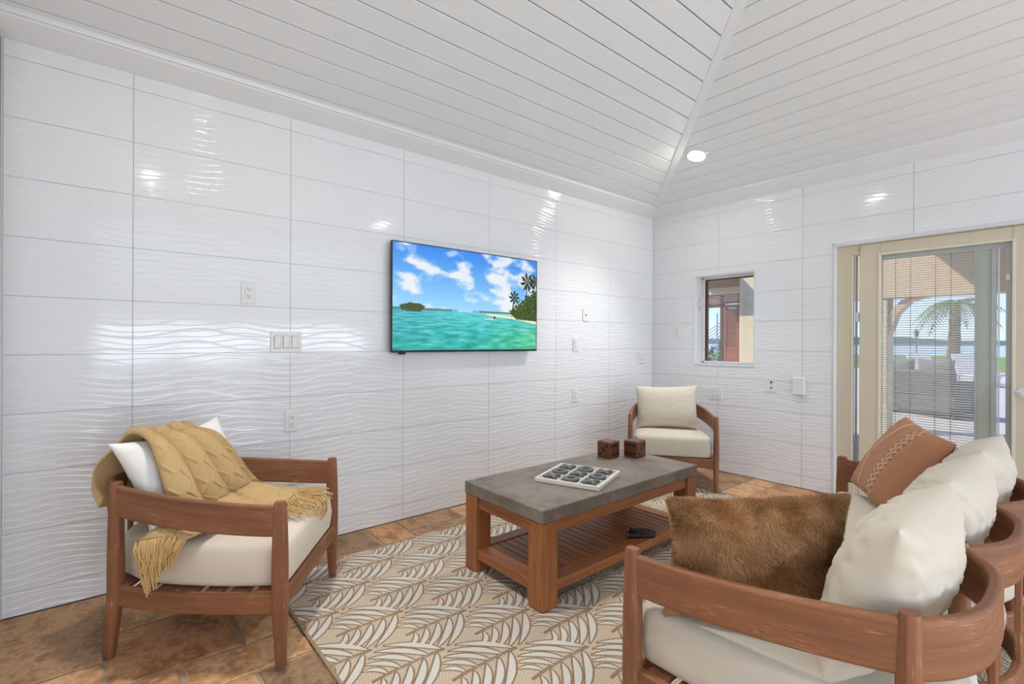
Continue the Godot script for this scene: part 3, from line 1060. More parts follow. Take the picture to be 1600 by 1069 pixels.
# ================================================================== television
func build_tv() -> void:
	var w := 512
	var h := 288
	var cl := noise(0.008, 5, 3)
	var wv := noise(0.02, 4, 9)
	var lf := noise(0.06, 4, 13)
	var data := PackedByteArray()
	data.resize(w * h * 3)
	var hor := 0.615
	for j in h:
		for i in w:
			var x := float(i) / w
			var y := float(j) / h
			var c: Color
			if y < hor:
				c = Color(0.20, 0.52, 0.90).lerp(Color(0.62, 0.84, 0.97), clampf(y / hor, 0, 1))
				var n := cl.get_noise_2d(i * 0.8 + 40, j * 1.5 + 10) * 1.6
				var cover := n + 0.28 * exp(-pow((x - 0.72) / 0.26, 2.0) - pow((y - 0.28) / 0.2, 2.0)) * 2.6 + 0.75 * exp(-pow((x - 0.16) / 0.14, 2.0) - pow((y - 0.41) / 0.08, 2.0)) + 0.6 * exp(-pow((x - 0.12 - (y - 0.16)) / 0.07, 2.0) - pow((y - 0.16) / 0.08, 2.0)) - 0.12
				c = c.lerp(Color(0.93, 0.93, 0.94), clampf(cover * 1.6, 0, 0.92))
				if y > hor - 0.018 and (x < 0.40 or (x > 0.5 and x < 0.86)):
					c = c.lerp(Color(0.25, 0.42, 0.40), 0.8 if x < 0.36 or x > 0.55 else 0.4)
			else:
				var t := (y - hor) / (1.0 - hor)
				c = Color(0.32, 0.80, 0.83).lerp(Color(0.14, 0.70, 0.66), clampf(t * 1.3, 0, 1))
				c = c.lerp(Color(0.10, 0.50, 0.60), clampf((0.45 - x) * 1.3, 0, 1) * (0.7 - 0.4 * t))
				c = c.lerp(Color(0.42, 0.82, 0.52), clampf((x - 0.55) * 1.5, 0, 0.8) * clampf(t * 1.5, 0, 1))
				var n2 := wv.get_noise_2d(i * 0.7, j * 3.0 / (0.4 + t))
				c = c.lightened(clampf(n2 * 0.5, 0, 1)) if n2 > 0 else c.darkened(-n2 * 0.35)
				# sand spit
				var top := 0.632 + 0.01 * sin(x * 9.0)
				var wid := clampf((x - 0.60) / 0.4, 0, 1) * 0.075
				if x > 0.60 and y > top and y < top + wid + 0.012 * sin(x * 13.0):
					c = Color(0.93, 0.89, 0.78)
				elif x > 0.45 and y < hor + 0.02:
					c = c.lerp(Color(0.9, 0.93, 0.85), clampf((x - 0.45) * 3.0, 0, 0.6))
			# wooded islets
			var e1 := pow((x - 0.115) / 0.075, 2.0) + pow((y - 0.595) / 0.042, 2.0) + lf.get_noise_2d(i * 2.0, j * 2.0) * 0.6
			if e1 < 1.0 and y < 0.632:
				c = Color(0.16, 0.24, 0.10).lerp(Color(0.36, 0.40, 0.16), clampf(lf.get_noise_2d(i * 3.0, j * 3.0) + 0.4, 0, 1))
			var edge := 0.80 + 0.03 * sin(y * 30.0)
			var crown := 0.60 - (x - 0.78) * 1.25
			var ln := lf.get_noise_2d(i * 1.4 + 90, j * 1.4)
			if x > edge and y > crown + ln * 0.09 - 0.02 and y < 0.665 + (x - 0.8) * 0.09:
				c = Color(0.09, 0.17, 0.05).lerp(Color(0.42, 0.52, 0.14), clampf(lf.get_noise_2d(i * 2.5, j * 2.5 + 60) * 1.1 + 0.42, 0, 1))
			# two palms above the trees
			for pm in [Vector3(0.925, 0.245, 0.075), Vector3(0.99, 0.235, 0.06), Vector3(0.815, 0.43, 0.05)]:
				var dx: float = (x - pm.x) * 1.78
				var dy: float = y - pm.y
				var rr := sqrt(dx * dx + dy * dy)
				var an := atan2(dy, dx)
				var reach: float = pm.z * 1.5 * (0.62 + 0.38 * absf(sin(an * 4.0 + pm.x * 9.0)))
				if rr < reach and absf(sin(an * 4.0 + pm.x * 9.0 + rr * 12.0)) > 0.42:
					c = Color(0.12, 0.19, 0.07)
				if absf(dx + 0.02 * sin(dy * 12.0)) < 0.006 and dy > 0 and y < 0.62:
					c = Color(0.20, 0.15, 0.10)
			# small boat
			var hull := (x - 0.625) / 0.045
			if absf(hull) < 1.0 and y > 0.672 - 0.004 * hull and y < 0.692 - 0.006 * hull * hull:
				c = Color(0.90, 0.92, 0.88) if y < 0.682 else Color(0.45, 0.66, 0.55)
			if absf(x - 0.66) < 0.007 and y > 0.648 and y < 0.675:
				c = Color(0.08, 0.08, 0.1)
			data[(j * w + i) * 3] = int(clampf(c.r, 0, 1) * 255)
			data[(j * w + i) * 3 + 1] = int(clampf(c.g, 0, 1) * 255)
			data[(j * w + i) * 3 + 2] = int(clampf(c.b, 0, 1) * 255)
	var m := mat("tv_screen", Color(0.02, 0.02, 0.02), 0.25)
	m.emission_enabled = true
	m.emission = Color.BLACK
	m.emission_texture = put_image(w, h, data)
	m.emission_energy_multiplier = 0.85
	var t := thing("television", "large flat wall television showing a turquoise tropical beach", "television", Vector3(0, 1.452, 2.294), 90.0)
	var hw := 0.624
	var hh := 0.357
	var b := MB.new()
	b.box(Vector3(0, 0, 0.047), Vector3(hw * 2, hh * 2, 0.022), 0.003)
	b.box(Vector3(0, -0.10, 0.027), Vector3(0.9, 0.40, 0.03), 0.012)
	part(b, "case", mats.tv_case, t)
	var br := MB.new()
	br.box(Vector3(0, -0.05, 0.008), Vector3(0.42, 0.26, 0.014), 0.003)
	part(br, "wall_bracket", mats.black_plastic, t)
	var s := MB.new()
	var sw := hw - 0.006
	var s0 := -hh + 0.015
	var s1 := hh - 0.006
	s.quad(Vector3(-sw, s0, 0.0586), Vector3(sw, s0, 0.0586), Vector3(sw, s1, 0.0586), Vector3(-sw, s1, 0.0586), Vector3.BACK, Vector2(0, 1), Vector2(1, 1), Vector2(1, 0), Vector2(0, 0))
	part(s, "screen", m, t)
	var bz := MB.new()
	bz.box(Vector3(0, -hh + 0.0065, 0.0585), Vector3(hw * 2, 0.013, 0.004), 0.001)
	bz.box(Vector3(-sw - 0.003, 0, 0.0585), Vector3(0.006, hh * 2, 0.004), 0.001)
	bz.box(Vector3(sw + 0.003, 0, 0.0585), Vector3(0.006, hh * 2, 0.004), 0.001)
	bz.box(Vector3(0, hh - 0.003, 0.0585), Vector3(hw * 2, 0.006, 0.004), 0.001)
	part(bz, "bezel", mats.tv_case, t)
	var sn := MB.new()
	sn.box(Vector3(-0.545, -hh - 0.006, 0.05), Vector3(0.05, 0.014, 0.016), 0.004)
	part(sn, "sensor", mats.black_plastic, t)

# ================================================================== outlets and switches
func outlet_insert(t: Node3D, x: float, y: float, dark: Material) -> void:
	var f := MB.new()
	f.box(Vector3(x, y, 0.008), Vector3(0.034, 0.068, 0.004), 0.0012)
	var rc := part(f, "receptacle", mats.plate_white, t)
	for s in [-1.0, 1.0]:
		var sl := MB.new()
		sl.box(Vector3(x - 0.0065, y + s * 0.019 + 0.004, 0.0102), Vector3(0.0022, 0.008, 0.0012), 0.0)
		sl.box(Vector3(x + 0.0065, y + s * 0.019 + 0.004, 0.0102), Vector3(0.0022, 0.0065, 0.0012), 0.0)
		sl.box(Vector3(x, y + s * 0.019 - 0.0065, 0.0102), Vector3(0.0045, 0.0045, 0.0012), 0.0)
		part(sl, "socket_slots", dark, rc)

func plate(t: Node3D, w: float, h: float, depth := 0.0065) -> void:
	var b := MB.new()
	b.box(Vector3(0, 0, depth / 2), Vector3(w, h, depth), 0.0025)
	part(b, "cover_plate", mats.plate_white, t)

func rocker(t: Node3D, x: float) -> void:
	var b := MB.new()
	b.box(Vector3(x, 0, 0.0085), Vector3(0.033, 0.067, 0.006), 0.0015, Basis(Vector3.RIGHT, deg_to_rad(3.5)))
	var rk := part(b, "rocker", mats.plate_white, t)
	var g := MB.new()
	g.box(Vector3(x, 0, 0.0066), Vector3(0.0365, 0.0705, 0.0008), 0.0)
	part(g, "rocker_gap", mats.slot_grey, rk)

func build_plates() -> void:
	var t := thing("wall_outlet", "white outlet high on the left wall, left of the television", "outlet", Vector3(0, 1.422, 3.719), 90)
	plate(t, 0.071, 0.115); outlet_insert(t, 0, 0, mats.slot_dark)
	t = thing("light_switch", "white plate with three rocker switches left of the television", "switch", Vector3(0, 1.160, 3.528), 90)
	plate(t, 0.163, 0.116)
	for x in [-0.046, 0.0, 0.046]: rocker(t, x)
	t = thing("wall_outlet", "white outlet on the tile wall just above the left armchair's arm", "outlet", Vector3(0, 0.715, 3.497), 90)
	plate(t, 0.071, 0.118); outlet_insert(t, 0, 0, mats.slot_dark)
	t = thing("wall_outlet", "white plate with a small round jack, right of the television screen", "outlet", Vector3(0, 1.408, 1.03), 90)
	plate(t, 0.071, 0.115)
	var j := MB.new()
	j.smooth(true)
	j.lathe(Vector3(0, 0, 0.006), [Vector2(0.0, 0.008), Vector2(0.006, 0.008), Vector2(0.0065, 0.0), Vector2(0.012, 0.0)], 16, Basis(Vector3.RIGHT, PI / 2))
	part(j, "jack", mats.slot_grey, t)
	t = thing("light_switch", "white single rocker switch plate right of the television, between two other plates", "switch", Vector3(0, 1.148, 1.157), 90)
	plate(t, 0.071, 0.118); rocker(t, 0)
	t = thing("wall_outlet", "white outlet low on the left wall, below the single switch plate", "outlet", Vector3(0, 0.703, 1.158), 90)
	plate(t, 0.071, 0.115); outlet_insert(t, 0, 0, mats.slot_grey)
	t = thing("wall_outlet", "white double outlet plate nearest the corner on the left wall", "outlet", Vector3(0, 1.018, 0.2), 90)
	plate(t, 0.117, 0.115); outlet_insert(t, -0.023, 0, mats.slot_grey); outlet_insert(t, 0.023, 0, mats.slot_grey)
	t = thing("wall_outlet", "small faint white plate on the right wall between corner and window", "outlet", Vector3(0.276, 1.282, 0), 0)
	plate(t, 0.071, 0.115); outlet_insert(t, 0, 0, mats.slot_grey)
	t = thing("wall_outlet", "white double outlet plate below the window, right of the corner armchair's cushion", "outlet", Vector3(0.676, 0.708, 0), 0)
	plate(t, 0.117, 0.118); outlet_insert(t, -0.023, 0, mats.slot_grey); outlet_insert(t, 0.023, 0, mats.slot_grey)
	t = thing("wall_outlet", "white plate with two black jacks below the window's right side", "outlet", Vector3(1.161, 0.813, 0), 0)
	plate(t, 0.074, 0.117)
	for a in [[0.024, 0.0075], [-0.022, 0.0055]]:
		var q := MB.new()
		q.smooth(true)
		q.lathe(Vector3(0, a[0], 0.006), [Vector2(0.0, 0.006), Vector2(a[1], 0.006), Vector2(a[1] * 1.15, 0.0)], 16, Basis(Vector3.RIGHT, PI / 2))
		part(q, "jack", mats.slot_dark, t)
	t = thing("control_box", "plain white wall control box between the two-jack plate and the door", "control box", Vector3(1.376, 0.82, 0), 0)
	var cb := MB.new()
	cb.box(Vector3(0, 0, 0.0125), Vector3(0.094, 0.142, 0.025), 0.006)
	part(cb, "housing", mats.plate_white, t)
	var led := MB.new()
	led.box(Vector3(-0.004, -0.034, 0.0255), Vector3(0.008, 0.008, 0.002), 0.001)
	part(led, "button", mats.metal_trim, t)

# ================================================================== lounge seating
func soft_slab(outline: PackedVector2Array, y0: float, y1: float, r: float, dome: float) -> MB:
	# outline in (x, z); rounded edges, slightly domed top
	var b := MB.new()
	b.smooth(true)
	var n := outline.size()
	var area := 0.0
	for i in n:
		area += outline[i].cross(outline[(i + 1) % n])
	var nm := []
	for i in n:
		var d := (outline[(i + 1) % n] - outline[(i + n - 1) % n]).normalized()
		nm.append(Vector2(d.y, -d.x) * signf(area))
	var lo := outline[0]
	var hi := outline[0]
	for p in outline:
		lo = lo.min(p)
		hi = hi.max(p)
	var mid := (lo + hi) / 2.0
	var ext := (hi - lo) / 2.0
	var rings := []
	var prof := []
	for k in 5:
		var a := PI / 2 * k / 4.0
		prof.append(Vector2(-r + r * sin(a), y0 + r * 0.8 * (1 - cos(a))))
	prof.append(Vector2(0.007, (y0 + y1) / 2))
	for k in 5:
		var a := PI / 2 * k / 4.0
		prof.append(Vector2(-r + r * cos(a), y1 - r * (1 - sin(a))))
	prof.append(Vector2(-r - 0.03, y1 + dome * 0.45))
	prof.append(Vector2(-r - 0.07, y1 + dome * 0.8))
	prof.append(Vector2(-r - 0.11, y1 + dome))
	for q in prof:
		var ring := []
		for i in n:
			var p: Vector2 = outline[i] + nm[i] * maxf(q.x, -r)
			if q.x < -r - 0.001:      # the domed middle shrinks towards the centre line
				p = mid + (p - mid) * (Vector2.ONE + Vector2(q.x + r, q.x + r) / ext)
			ring.append(Vector3(p.x, q.y, p.y))
		rings.append(ring)
	for k in rings.size() - 1:
		for i in n:
			var i2 := (i + 1) % n
			var o: Vector2 = nm[i] + nm[i2]
			var dy: float = prof[k + 1].y - prof[k].y
			var dx: float = prof[k + 1].x - prof[k].x
			var hint := Vector3(o.x * dy, -dx * 2.0, o.y * dy)
			b.quad(rings[k][i], rings[k][i2], rings[k + 1][i2], rings[k + 1][i], hint)
	for top in [0, rings.size() - 1]:
		var poly := PackedVector2Array()
		for p in rings[top]:
			poly.append(Vector2(p.x, p.z))
		var idx := Geometry2D.triangulate_polygon(poly)
		if idx.is_empty():
			print("untriangulated cushion")
		for i in range(0, idx.size(), 3):
			b.tri(rings[top][idx[i]], rings[top][idx[i + 1]], rings[top][idx[i + 2]], Vector3.UP if top > 0 else Vector3.DOWN)
	return b

func leg_profile(a: float, c: float) -> PackedVector2Array:
	var p := PackedVector2Array()
	for k in 16:
		var t := TAU * k / 16.0
		p.append(Vector2(signf(cos(t)) * pow(absf(cos(t)), 0.62) * a, signf(sin(t)) * pow(absf(sin(t)), 0.62) * c))
	return p

func leg(parent: Node, at: Vector3, height: float, foot: Vector3, wide: float, deep: float, base: float) -> void:
	var b := MB.new()
	b.smooth(true)
	var path := []
	var profs := []
	for q in [[base, 0.62], [0.05, 0.72], [0.16, 0.92], [0.25, 1.0], [0.36, 1.0], [0.46, 0.94], [height - 0.01, 0.78], [height, 0.66]]:
		var y: float = q[0]
		var k := clampf(1.0 - y / 0.25, 0, 1)
		path.append(at + Vector3(0, y, 0) + foot * k)
		profs.append(leg_profile(wide * q[1], deep * q[1]))
	b.sweep(path, profs, Vector3.BACK, true, Vector2(at.x * 3, at.z * 2))
	part(b, "leg", mats.chair_wood, parent)

func lounge(t: Node3D, n: int, W: float, D: float, inset: float, bulge: float, fabric: Material, front_left := 0.0, front_right := 0.0, rear := 0.0) -> void:
	var wm: Material = mats.chair_wood
	var half := W / 2
	var arm := func(k: float) -> Vector2:
		return Vector2(half - inset * pow(k, 2.4), lerpf(D / 2, -D / 2, k))
	# legs
	for s in [-1.0, 1.0]:
		leg(t, Vector3(s * half, 0, D / 2), 0.592, Vector3(0, 0, 0.004), 0.021, 0.027, front_left if s < 0.0 else front_right)
	for i in n + 1:
		var x := lerpf(-(half - inset), half - inset, float(i) / n)
		leg(t, Vector3(x, 0, -D / 2), 0.645, Vector3(0, 0, -0.02), 0.024, 0.024, rear)
	# arm rails and seat side rails
	for s in [-1.0, 1.0]:
		var p := []
		var q := []
		for k in 15:
			var f := k / 14.0
			var a: Vector2 = arm.call(f)
			p.append(Vector3(s * a.x, lerpf(0.578, 0.634, pow(f, 1.35)) - 0.056, a.y))
			q.append(Vector3(s * (a.x - 0.004), 0.228, a.y))
		var b := MB.new()
		b.smooth(true)
		b.sweep(p, [round_rect(0.024, 0.112, 0.008)], Vector3.UP, true, Vector2(s + W, 0.3 * s))
		part(b, "armrest", wm, t)
		var c := MB.new()
		c.smooth(true)
		c.sweep(q, [round_rect(0.026, 0.072, 0.006)], Vector3.UP, true, Vector2(s * 2 + W, 0.6 * s))
		part(c, "side_rail", wm, t)
	# scalloped back
	var back_line := []
	for i in n:
		var xa := lerpf(-(half - inset), half - inset, float(i) / n)
		var xb := lerpf(-(half - inset), half - inset, float(i + 1) / n)
		var p := []
		var q := []
		for k in 25:
			var s := k / 12.0 - 1.0
			var z := -D / 2 - bulge * (1.0 - pow(absf(s), 2.8))
			p.append(Vector3(lerpf(xa, xb, k / 24.0), 0.574, z))
			q.append(Vector3(lerpf(xa, xb, k / 24.0), 0.228, z))
			back_line.append(Vector2(p[-1].x, z))
		var b := MB.new()
		b.smooth(true)
		b.sweep(p, [round_rect(0.026, 0.122, 0.011)], Vector3.UP, true, Vector2(i * 0.77 + 0.4, 0.21 * i))
		part(b, "back_rail", wm, t)
		var c := MB.new()
		c.smooth(true)
		c.sweep(q, [round_rect(0.026, 0.072, 0.008)], Vector3.UP, true, Vector2(i * 0.5 + 0.9, 0.4))
		part(c, "rear_rail", wm, t)
		var st := MB.new()
		st.box(Vector3((xa + xb) / 2, 0.39, -D / 2 - bulge), Vector3(0.018, 0.26, 0.016), 0.003, Basis.IDENTITY, 1)
		part(st, "back_spindle", wm, t)
	var f := MB.new()
	f.box(Vector3(0, 0.228, D / 2), Vector3(W - 0.02, 0.072, 0.026), 0.006, Basis.IDENTITY, 0)
	part(f, "front_rail", wm, t)
	# slats
	for k in 7:
		var z := lerpf(D / 2 - 0.065, -D / 2 + 0.01, k / 6.0)
		var a: Vector2 = arm.call((D / 2 - z) / D)
		var sl := MB.new()
		sl.box(Vector3(0, 0.254, z), Vector3(a.x * 2 - 0.03, 0.016, 0.064), 0.003, Basis.IDENTITY, 0)
		part(sl, "slat", wm, t)
	# seat cushion
	var out := PackedVector2Array()
	var hw := half - 0.030
	for k in 5:
		var a := PI / 2 * k / 4.0
		out.append(Vector2(-hw + 0.046 - 0.046 * cos(a), D / 2 - 0.034 + 0.046 * sin(a)))
	for k in 6:
		out.append(Vector2(lerpf(-hw + 0.09, hw - 0.09, k / 5.0), D / 2 + 0.012))
	for k in 5:
		var a := PI / 2 * k / 4.0
		out.append(Vector2(hw - 0.046 + 0.046 * sin(a), D / 2 - 0.034 + 0.046 * cos(a)))
	for k in range(2, 10):
		var a: Vector2 = arm.call(k / 10.0 * 0.95)
		out.append(Vector2(a.x - 0.030, a.y))
	back_line.reverse()
	for k in range(3, back_line.size() - 3, 2):
		var p: Vector2 = back_line[k]
		out.append(Vector2(p.x * (1.0 - 0.03 / half), p.y + 0.035))
	for k in range(9, 1, -1):
		var a: Vector2 = arm.call(k / 10.0 * 0.95)
		out.append(Vector2(-(a.x - 0.030), a.y))
	part(soft_slab(out, 0.264, 0.430, 0.034, 0.010), "seat_cushion", fabric, t)

# a knife-edge pillow: front looks along +z, top is +y
func pillow_points(w: float, h: float, th: float, pinch: float, wrinkle: float, sd: int, n := 34, sq := 2.6) -> Array:
	var ns := noise(3.2, 2, sd)
	var F := []
	var B := []
	var U := []
	for i in n + 1:
		var fr := []
		var br := []
		var ur := []
		for j in n + 1:
			var u := sin((i * 2.0 / n - 1.0) * PI / 2) * 0.9 + (i * 2.0 / n - 1.0) * 0.1
			var v := sin((j * 2.0 / n - 1.0) * PI / 2) * 0.9 + (j * 2.0 / n - 1.0) * 0.1
			var x := u * w / 2 * (1.0 - pinch * (1.0 - v * v) * u * u)
			var y := v * h / 2 * (1.0 - pinch * (1.0 - u * u) * v * v)
			var k := pow(maxf((1.0 - pow(absf(u), sq)) * (1.0 - pow(absf(v), sq)), 0.0), 0.52)
			var e := clampf(k * 1.6, 0, 1)
			# creases running in from the corners
			var cr := sin((u * u - v * v) * 9.0 + ns.get_noise_2d(u * 0.6, v * 0.6) * 5.0) * absf(u * v) * e
			var z := th / 2 * k + wrinkle * e * (ns.get_noise_2d(u, v) * 0.8 + cr * 0.9)
			var z2 := -th / 2 * k + wrinkle * e * (ns.get_noise_2d(u + 7, v + 3) * 0.8 + cr * 0.7)
			fr.append(Vector3(x, y, z))
			br.append(Vector3(x, y, z2))
			ur.append(Vector2(x, -y))
		F.append(fr)
		B.append(br)
		U.append(ur)
	return [F, B, U]

func pillow(w: float, h: float, th: float, pinch: float, wrinkle: float, sd: int, sq := 2.6) -> MB:
	var g := pillow_points(w, h, th, pinch, wrinkle, sd, 44, sq)
	var b := MB.new()
	b.smooth(true)
	b.grid(g[0], g[2], true)
	b.grid(g[1], g[2], false)
	return b

func pose(at: Vector3, pitch: float, yaw: float, roll: float) -> Transform3D:
	return Transform3D(Basis.from_euler(Vector3(deg_to_rad(pitch), deg_to_rad(yaw), deg_to_rad(roll)), EULER_ORDER_YXZ), at)

var chair_l: Node3D
var chair_c: Node3D
var sofa: Node3D
var pillow_l: Transform3D

func build_chairs() -> void:
	chair_l = thing("lounge_armchair", "reddish wood armchair with cream cushions holding the mustard knit throw", "armchair", Vector3(0.597, 0, 3.891), 145, "matching wooden lounge armchairs")
	lounge(chair_l, 1, 0.66, 0.62, 0.10, 0.10, mats.cream_warm, 0.0, 0.0085)
	pillow_l = pose(Vector3(0.492, 0.618, 4.04), -25.9, 128.5, 3.0)
	var bc := part(pillow(0.52, 0.40, 0.17, 0.16, 0.005, 3), "back_cushion", mats.white_linen, chair_l)
	bc.transform = chair_l.transform.affine_inverse() * pillow_l
	chair_c = thing("lounge_armchair", "wooden armchair with cream cushions in the corner behind the coffee table", "armchair", Vector3(0.584, 0, 0.617), 36.9, "matching wooden lounge armchairs")
	lounge(chair_c, 1, 0.645, 0.62, 0.10, 0.10, mats.cream, 0.0085, 0.0085)
	var cc := part(pillow(0.52, 0.37, 0.16, 0.08, 0.002, 8), "back_cushion", mats.cream, chair_c)
	cc.transform = chair_c.transform.affine_inverse() * pose(Vector3(0.545, 0.615, 0.60), -17, 32, 2.0)
	sofa = thing("lounge_sofa", "wooden three-seat sofa with scalloped curved back and cream cushions in the right foreground", "sofa", Vector3(2.388, 0, 2.30), -90)
	lounge(sofa, 3, 1.75, 0.60, 0.065, 0.09, mats.cream, 0.0085, 0.0085, 0.0085)
	for a in [[2.82, 21, 0.0], [2.275, 22, -1.0], [1.73, 23, 1.0]]:
		var p := part(pillow(0.56, 0.41, 0.21, 0.08, 0.013, a[1], 2.3), "back_cushion", mats.cream, sofa)
		p.transform = sofa.transform.affine_inverse() * pose(Vector3(2.602, 0.603, a[0]), -19, -90, a[2])

# ================================================================== throw
const KNIT_U := 0.135
const KNIT_V := 0.27

# raised cables of the throw: a lattice of diamonds with a beaded rope between the columns
func knit_height(x: float, y: float) -> float:
	x -= floorf(x)
	y -= floorf(y)
	var v := 0.0
	var zig := 0.10 + 0.27 * absf(2.0 * (y * 3.0 - floorf(y * 3.0)) - 1.0)
	var dx := absf(absf(x - 0.42) - zig)
	if dx < 0.05:
		v = sqrt(1.0 - pow(dx / 0.05, 2.0)) * 0.8
	var rp := absf(x - 0.91)
	if rp < 0.05:
		v = maxf(v, sqrt(1.0 - pow(rp / 0.05, 2.0)) * (0.55 + 0.45 * absf(sin(PI * y * 22.0))))
	return v

func knit_diamonds() -> StandardMaterial3D:
	var w := 256
	var h := 512
	var d := PackedByteArray()
	d.resize(w * h)
	var col := PackedByteArray()
	col.resize(w * h * 3)
	for j in h:
		for i in w:
			var x := float(i) / w
			var y := float(j) / h
			var fine := 0.5 + 0.5 * sin(TAU * x * 36.0) * sin(TAU * (y * 60.0 + absf(sin(TAU * x * 18.0)) * 0.5))
			d[j * w + i] = int(clampf(fine, 0, 1) * 255)
			var c := Color(0.76, 0.63, 0.435).lerp(Color(0.83, 0.705, 0.505), fine)
			for q in 3:
				col[(j * w + i) * 3 + q] = int(c[q] * 255)
	var m := mat("throw_knit", Color.WHITE, 0.95)
	m.metallic_specular = 0.2
	m.rim_enabled = true
	m.rim = 0.3
	m.rim_tint = 0.7
	m.albedo_texture = put_image(w, h, col)
	m.heightmap_enabled = true
	m.heightmap_texture = put_image(w, h, d, false)
	m.heightmap_scale = 0.12
	m.uv1_scale = Vector3(1.0 / KNIT_U, 1.0 / KNIT_V, 1)
	return m

func build_throw() -> void:
	var t := thing("throw_blanket", "mustard cable-knit throw with fringe draped over the left armchair", "blanket", chair_l.position, 145)
	var pl := chair_l.transform.affine_inverse() * pillow_l
	var hem := [Vector3(-0.312, 0.452, -0.185), Vector3(-0.312, 0.454, -0.12), Vector3(-0.310, 0.455, -0.06), Vector3(-0.300, 0.458, 0.0), Vector3(-0.17, 0.462, 0.06), Vector3(-0.02, 0.462, 0.15), Vector3(0.08, 0.462, 0.20), Vector3(0.17, 0.462, 0.19), Vector3(0.265, 0.462, 0.14)]
	var nc := hem.size()
	var ctl := []       # ctl[row][col]
	var rows := [[-0.20, -0.150], [-0.11, -0.165], [-0.04, -0.120], [0.0, -0.050], [0.006, 0.012], [-0.035, 0.055], [0.085, 0.0], [-0.01, 0.0], [-0.10, 0.0], [-0.165, 0.085]]
	for r in rows.size():
		var line := []
		for c in nc:
			var s := float(c) / (nc - 1)
			var u := lerpf(-0.185, 0.055, s)
			if r >= 6:
				u = lerpf(-0.195 - 0.010 * (r - 6), 0.088 + 0.040 * (r - 6), s)
			var crown := 0.2 * (1.0 - 0.16 * (1.0 - pow(u / 0.26, 2.0)))
			var v: float = rows[r][0] + (crown if r < 6 else 0.0)
			var off: float = rows[r][1]
			if r >= 6:
				var k := pow(maxf((1.0 - pow(absf(u / 0.27), 2.6)) * (1.0 - pow(absf(v / 0.2), 2.6)), 0.0), 0.52)
				off = 0.085 * k + 0.016
				if r == 9: off = 0.085
			if r < 3:
				u -= 0.045 * (1.0 - s) * (3 - r) / 3.0
				v += 0.03 * (1.0 - s) * (1.0 if r == 0 else 0.5)
				off -= 0.035 * (1.0 - s)
			line.append(pl * Vector3(u, v, off))
		ctl.append(line)
	# over the seat to the hem
	var last: Array = ctl[-1]
	for f in [0.36, 0.70, 1.0]:
		var line := []
		for c in nc:
			var p: Vector3 = last[c].lerp(hem[c], f)
			if f < 1.0:
				p.y = maxf(p.y - 0.01, 0.466)
				if c < 4: p.y = 0.470
			line.append(p)
		ctl.append(line)
	# refine
	var nr := ctl.size()
	var SR := 18
	var SC := 20
	var pts := []
	var uvs := []
	for i in (nr - 1) * SR + 1:
		var r := mini(i / SR, nr - 2)
		var ft := float(i - r * SR) / SR
		var cols := []
		for c in nc:
			cols.append(ctl[r][c].cubic_interpolate(ctl[r + 1][c], ctl[maxi(r - 1, 0)][c], ctl[mini(r + 2, nr - 1)][c], ft))
		var line := []
		var ul := []
		for j in (nc - 1) * SC + 1:
			var c := mini(j / SC, nc - 2)
			var fu := float(j - c * SC) / SC
			line.append(cols[c].cubic_interpolate(cols[c + 1], cols[maxi(c - 1, 0)], cols[mini(c + 2, nc - 1)], fu))
			ul.append(Vector2(float(j) / ((nc - 1) * SC) * 0.46, i * 0.099 / SR))
		pts.append(line)
		uvs.append(ul)
	# folds and thickness along the surface normal
	var NI := pts.size()
	var NJ: int = pts[0].size()
	var nn := noise(1.6, 2, 77)
	var top := []
	var bot := []
	# which way the outside of the cloth looks, told from a point on its front
	var mi := int(NI * 0.58)
	var mj := NJ / 2
	var outward := signf((pts[mi + 1][mj] - pts[mi - 1][mj]).cross(pts[mi][mj + 1] - pts[mi][mj - 1]).dot(Vector3(0, 0.4, 1)))
	for i in NI:
		var a := []
		var b := []
		for j in NJ:
			var du: Vector3 = pts[i][mini(j + 2, NJ - 1)] - pts[i][maxi(j - 2, 0)]
			var dv: Vector3 = pts[mini(i + 2, NI - 1)][j] - pts[maxi(i - 2, 0)][j]
			var n := dv.cross(du).normalized() * outward
			var s := float(j) / (NJ - 1)
			var tt := float(i) / (NI - 1)
			var ph := s * 3.15 + 0.12 * sin(tt * 5.0) + 0.05
			var fold := pow(absf(sin(PI * ph)), 0.6) * 0.038 * smoothstep(0.18, 0.36, tt) * (1.0 - 0.6 * smoothstep(0.78, 0.95, tt))
			fold += nn.get_noise_2d(s * 1.2, tt * 2.0) * 0.006
			var q: Vector2 = uvs[i][j]
			a.append(pts[i][j] + n * (fold + 0.008 + 0.0065 * knit_height(q.x / KNIT_U, q.y / KNIT_V)))
			b.append(pts[i][j] + n * fold * 0.85)
		top.append(a)
		bot.append(b)
	var mb := MB.new()
	mb.smooth(true)
	mb.grid(top, uvs, outward > 0.0)
	mb.grid(bot, uvs, outward < 0.0)
	for i in NI - 1:
		for j in [0, NJ - 1]:
			var o: Vector3 = top[i][j] - top[i][1 if j == 0 else NJ - 2]
			mb.quad(top[i][j], top[i + 1][j], bot[i + 1][j], bot[i][j], o, uvs[i][j], uvs[i + 1][j], uvs[i + 1][j], uvs[i][j])
	for j in NJ - 1:
		for i in [0, NI - 1]:
			var o: Vector3 = top[i][j] - top[1 if i == 0 else NI - 2][j]
			mb.quad(top[i][j], top[i][j + 1], bot[i][j + 1], bot[i][j], o, uvs[i][j], uvs[i][j + 1], uvs[i][j + 1], uvs[i][j])
	part(mb, "knit_body", knit_diamonds(), t)
	# fringe: left bunch hangs down the cushion's side, right bunch spills over the seat's front
	var fr := MB.new()
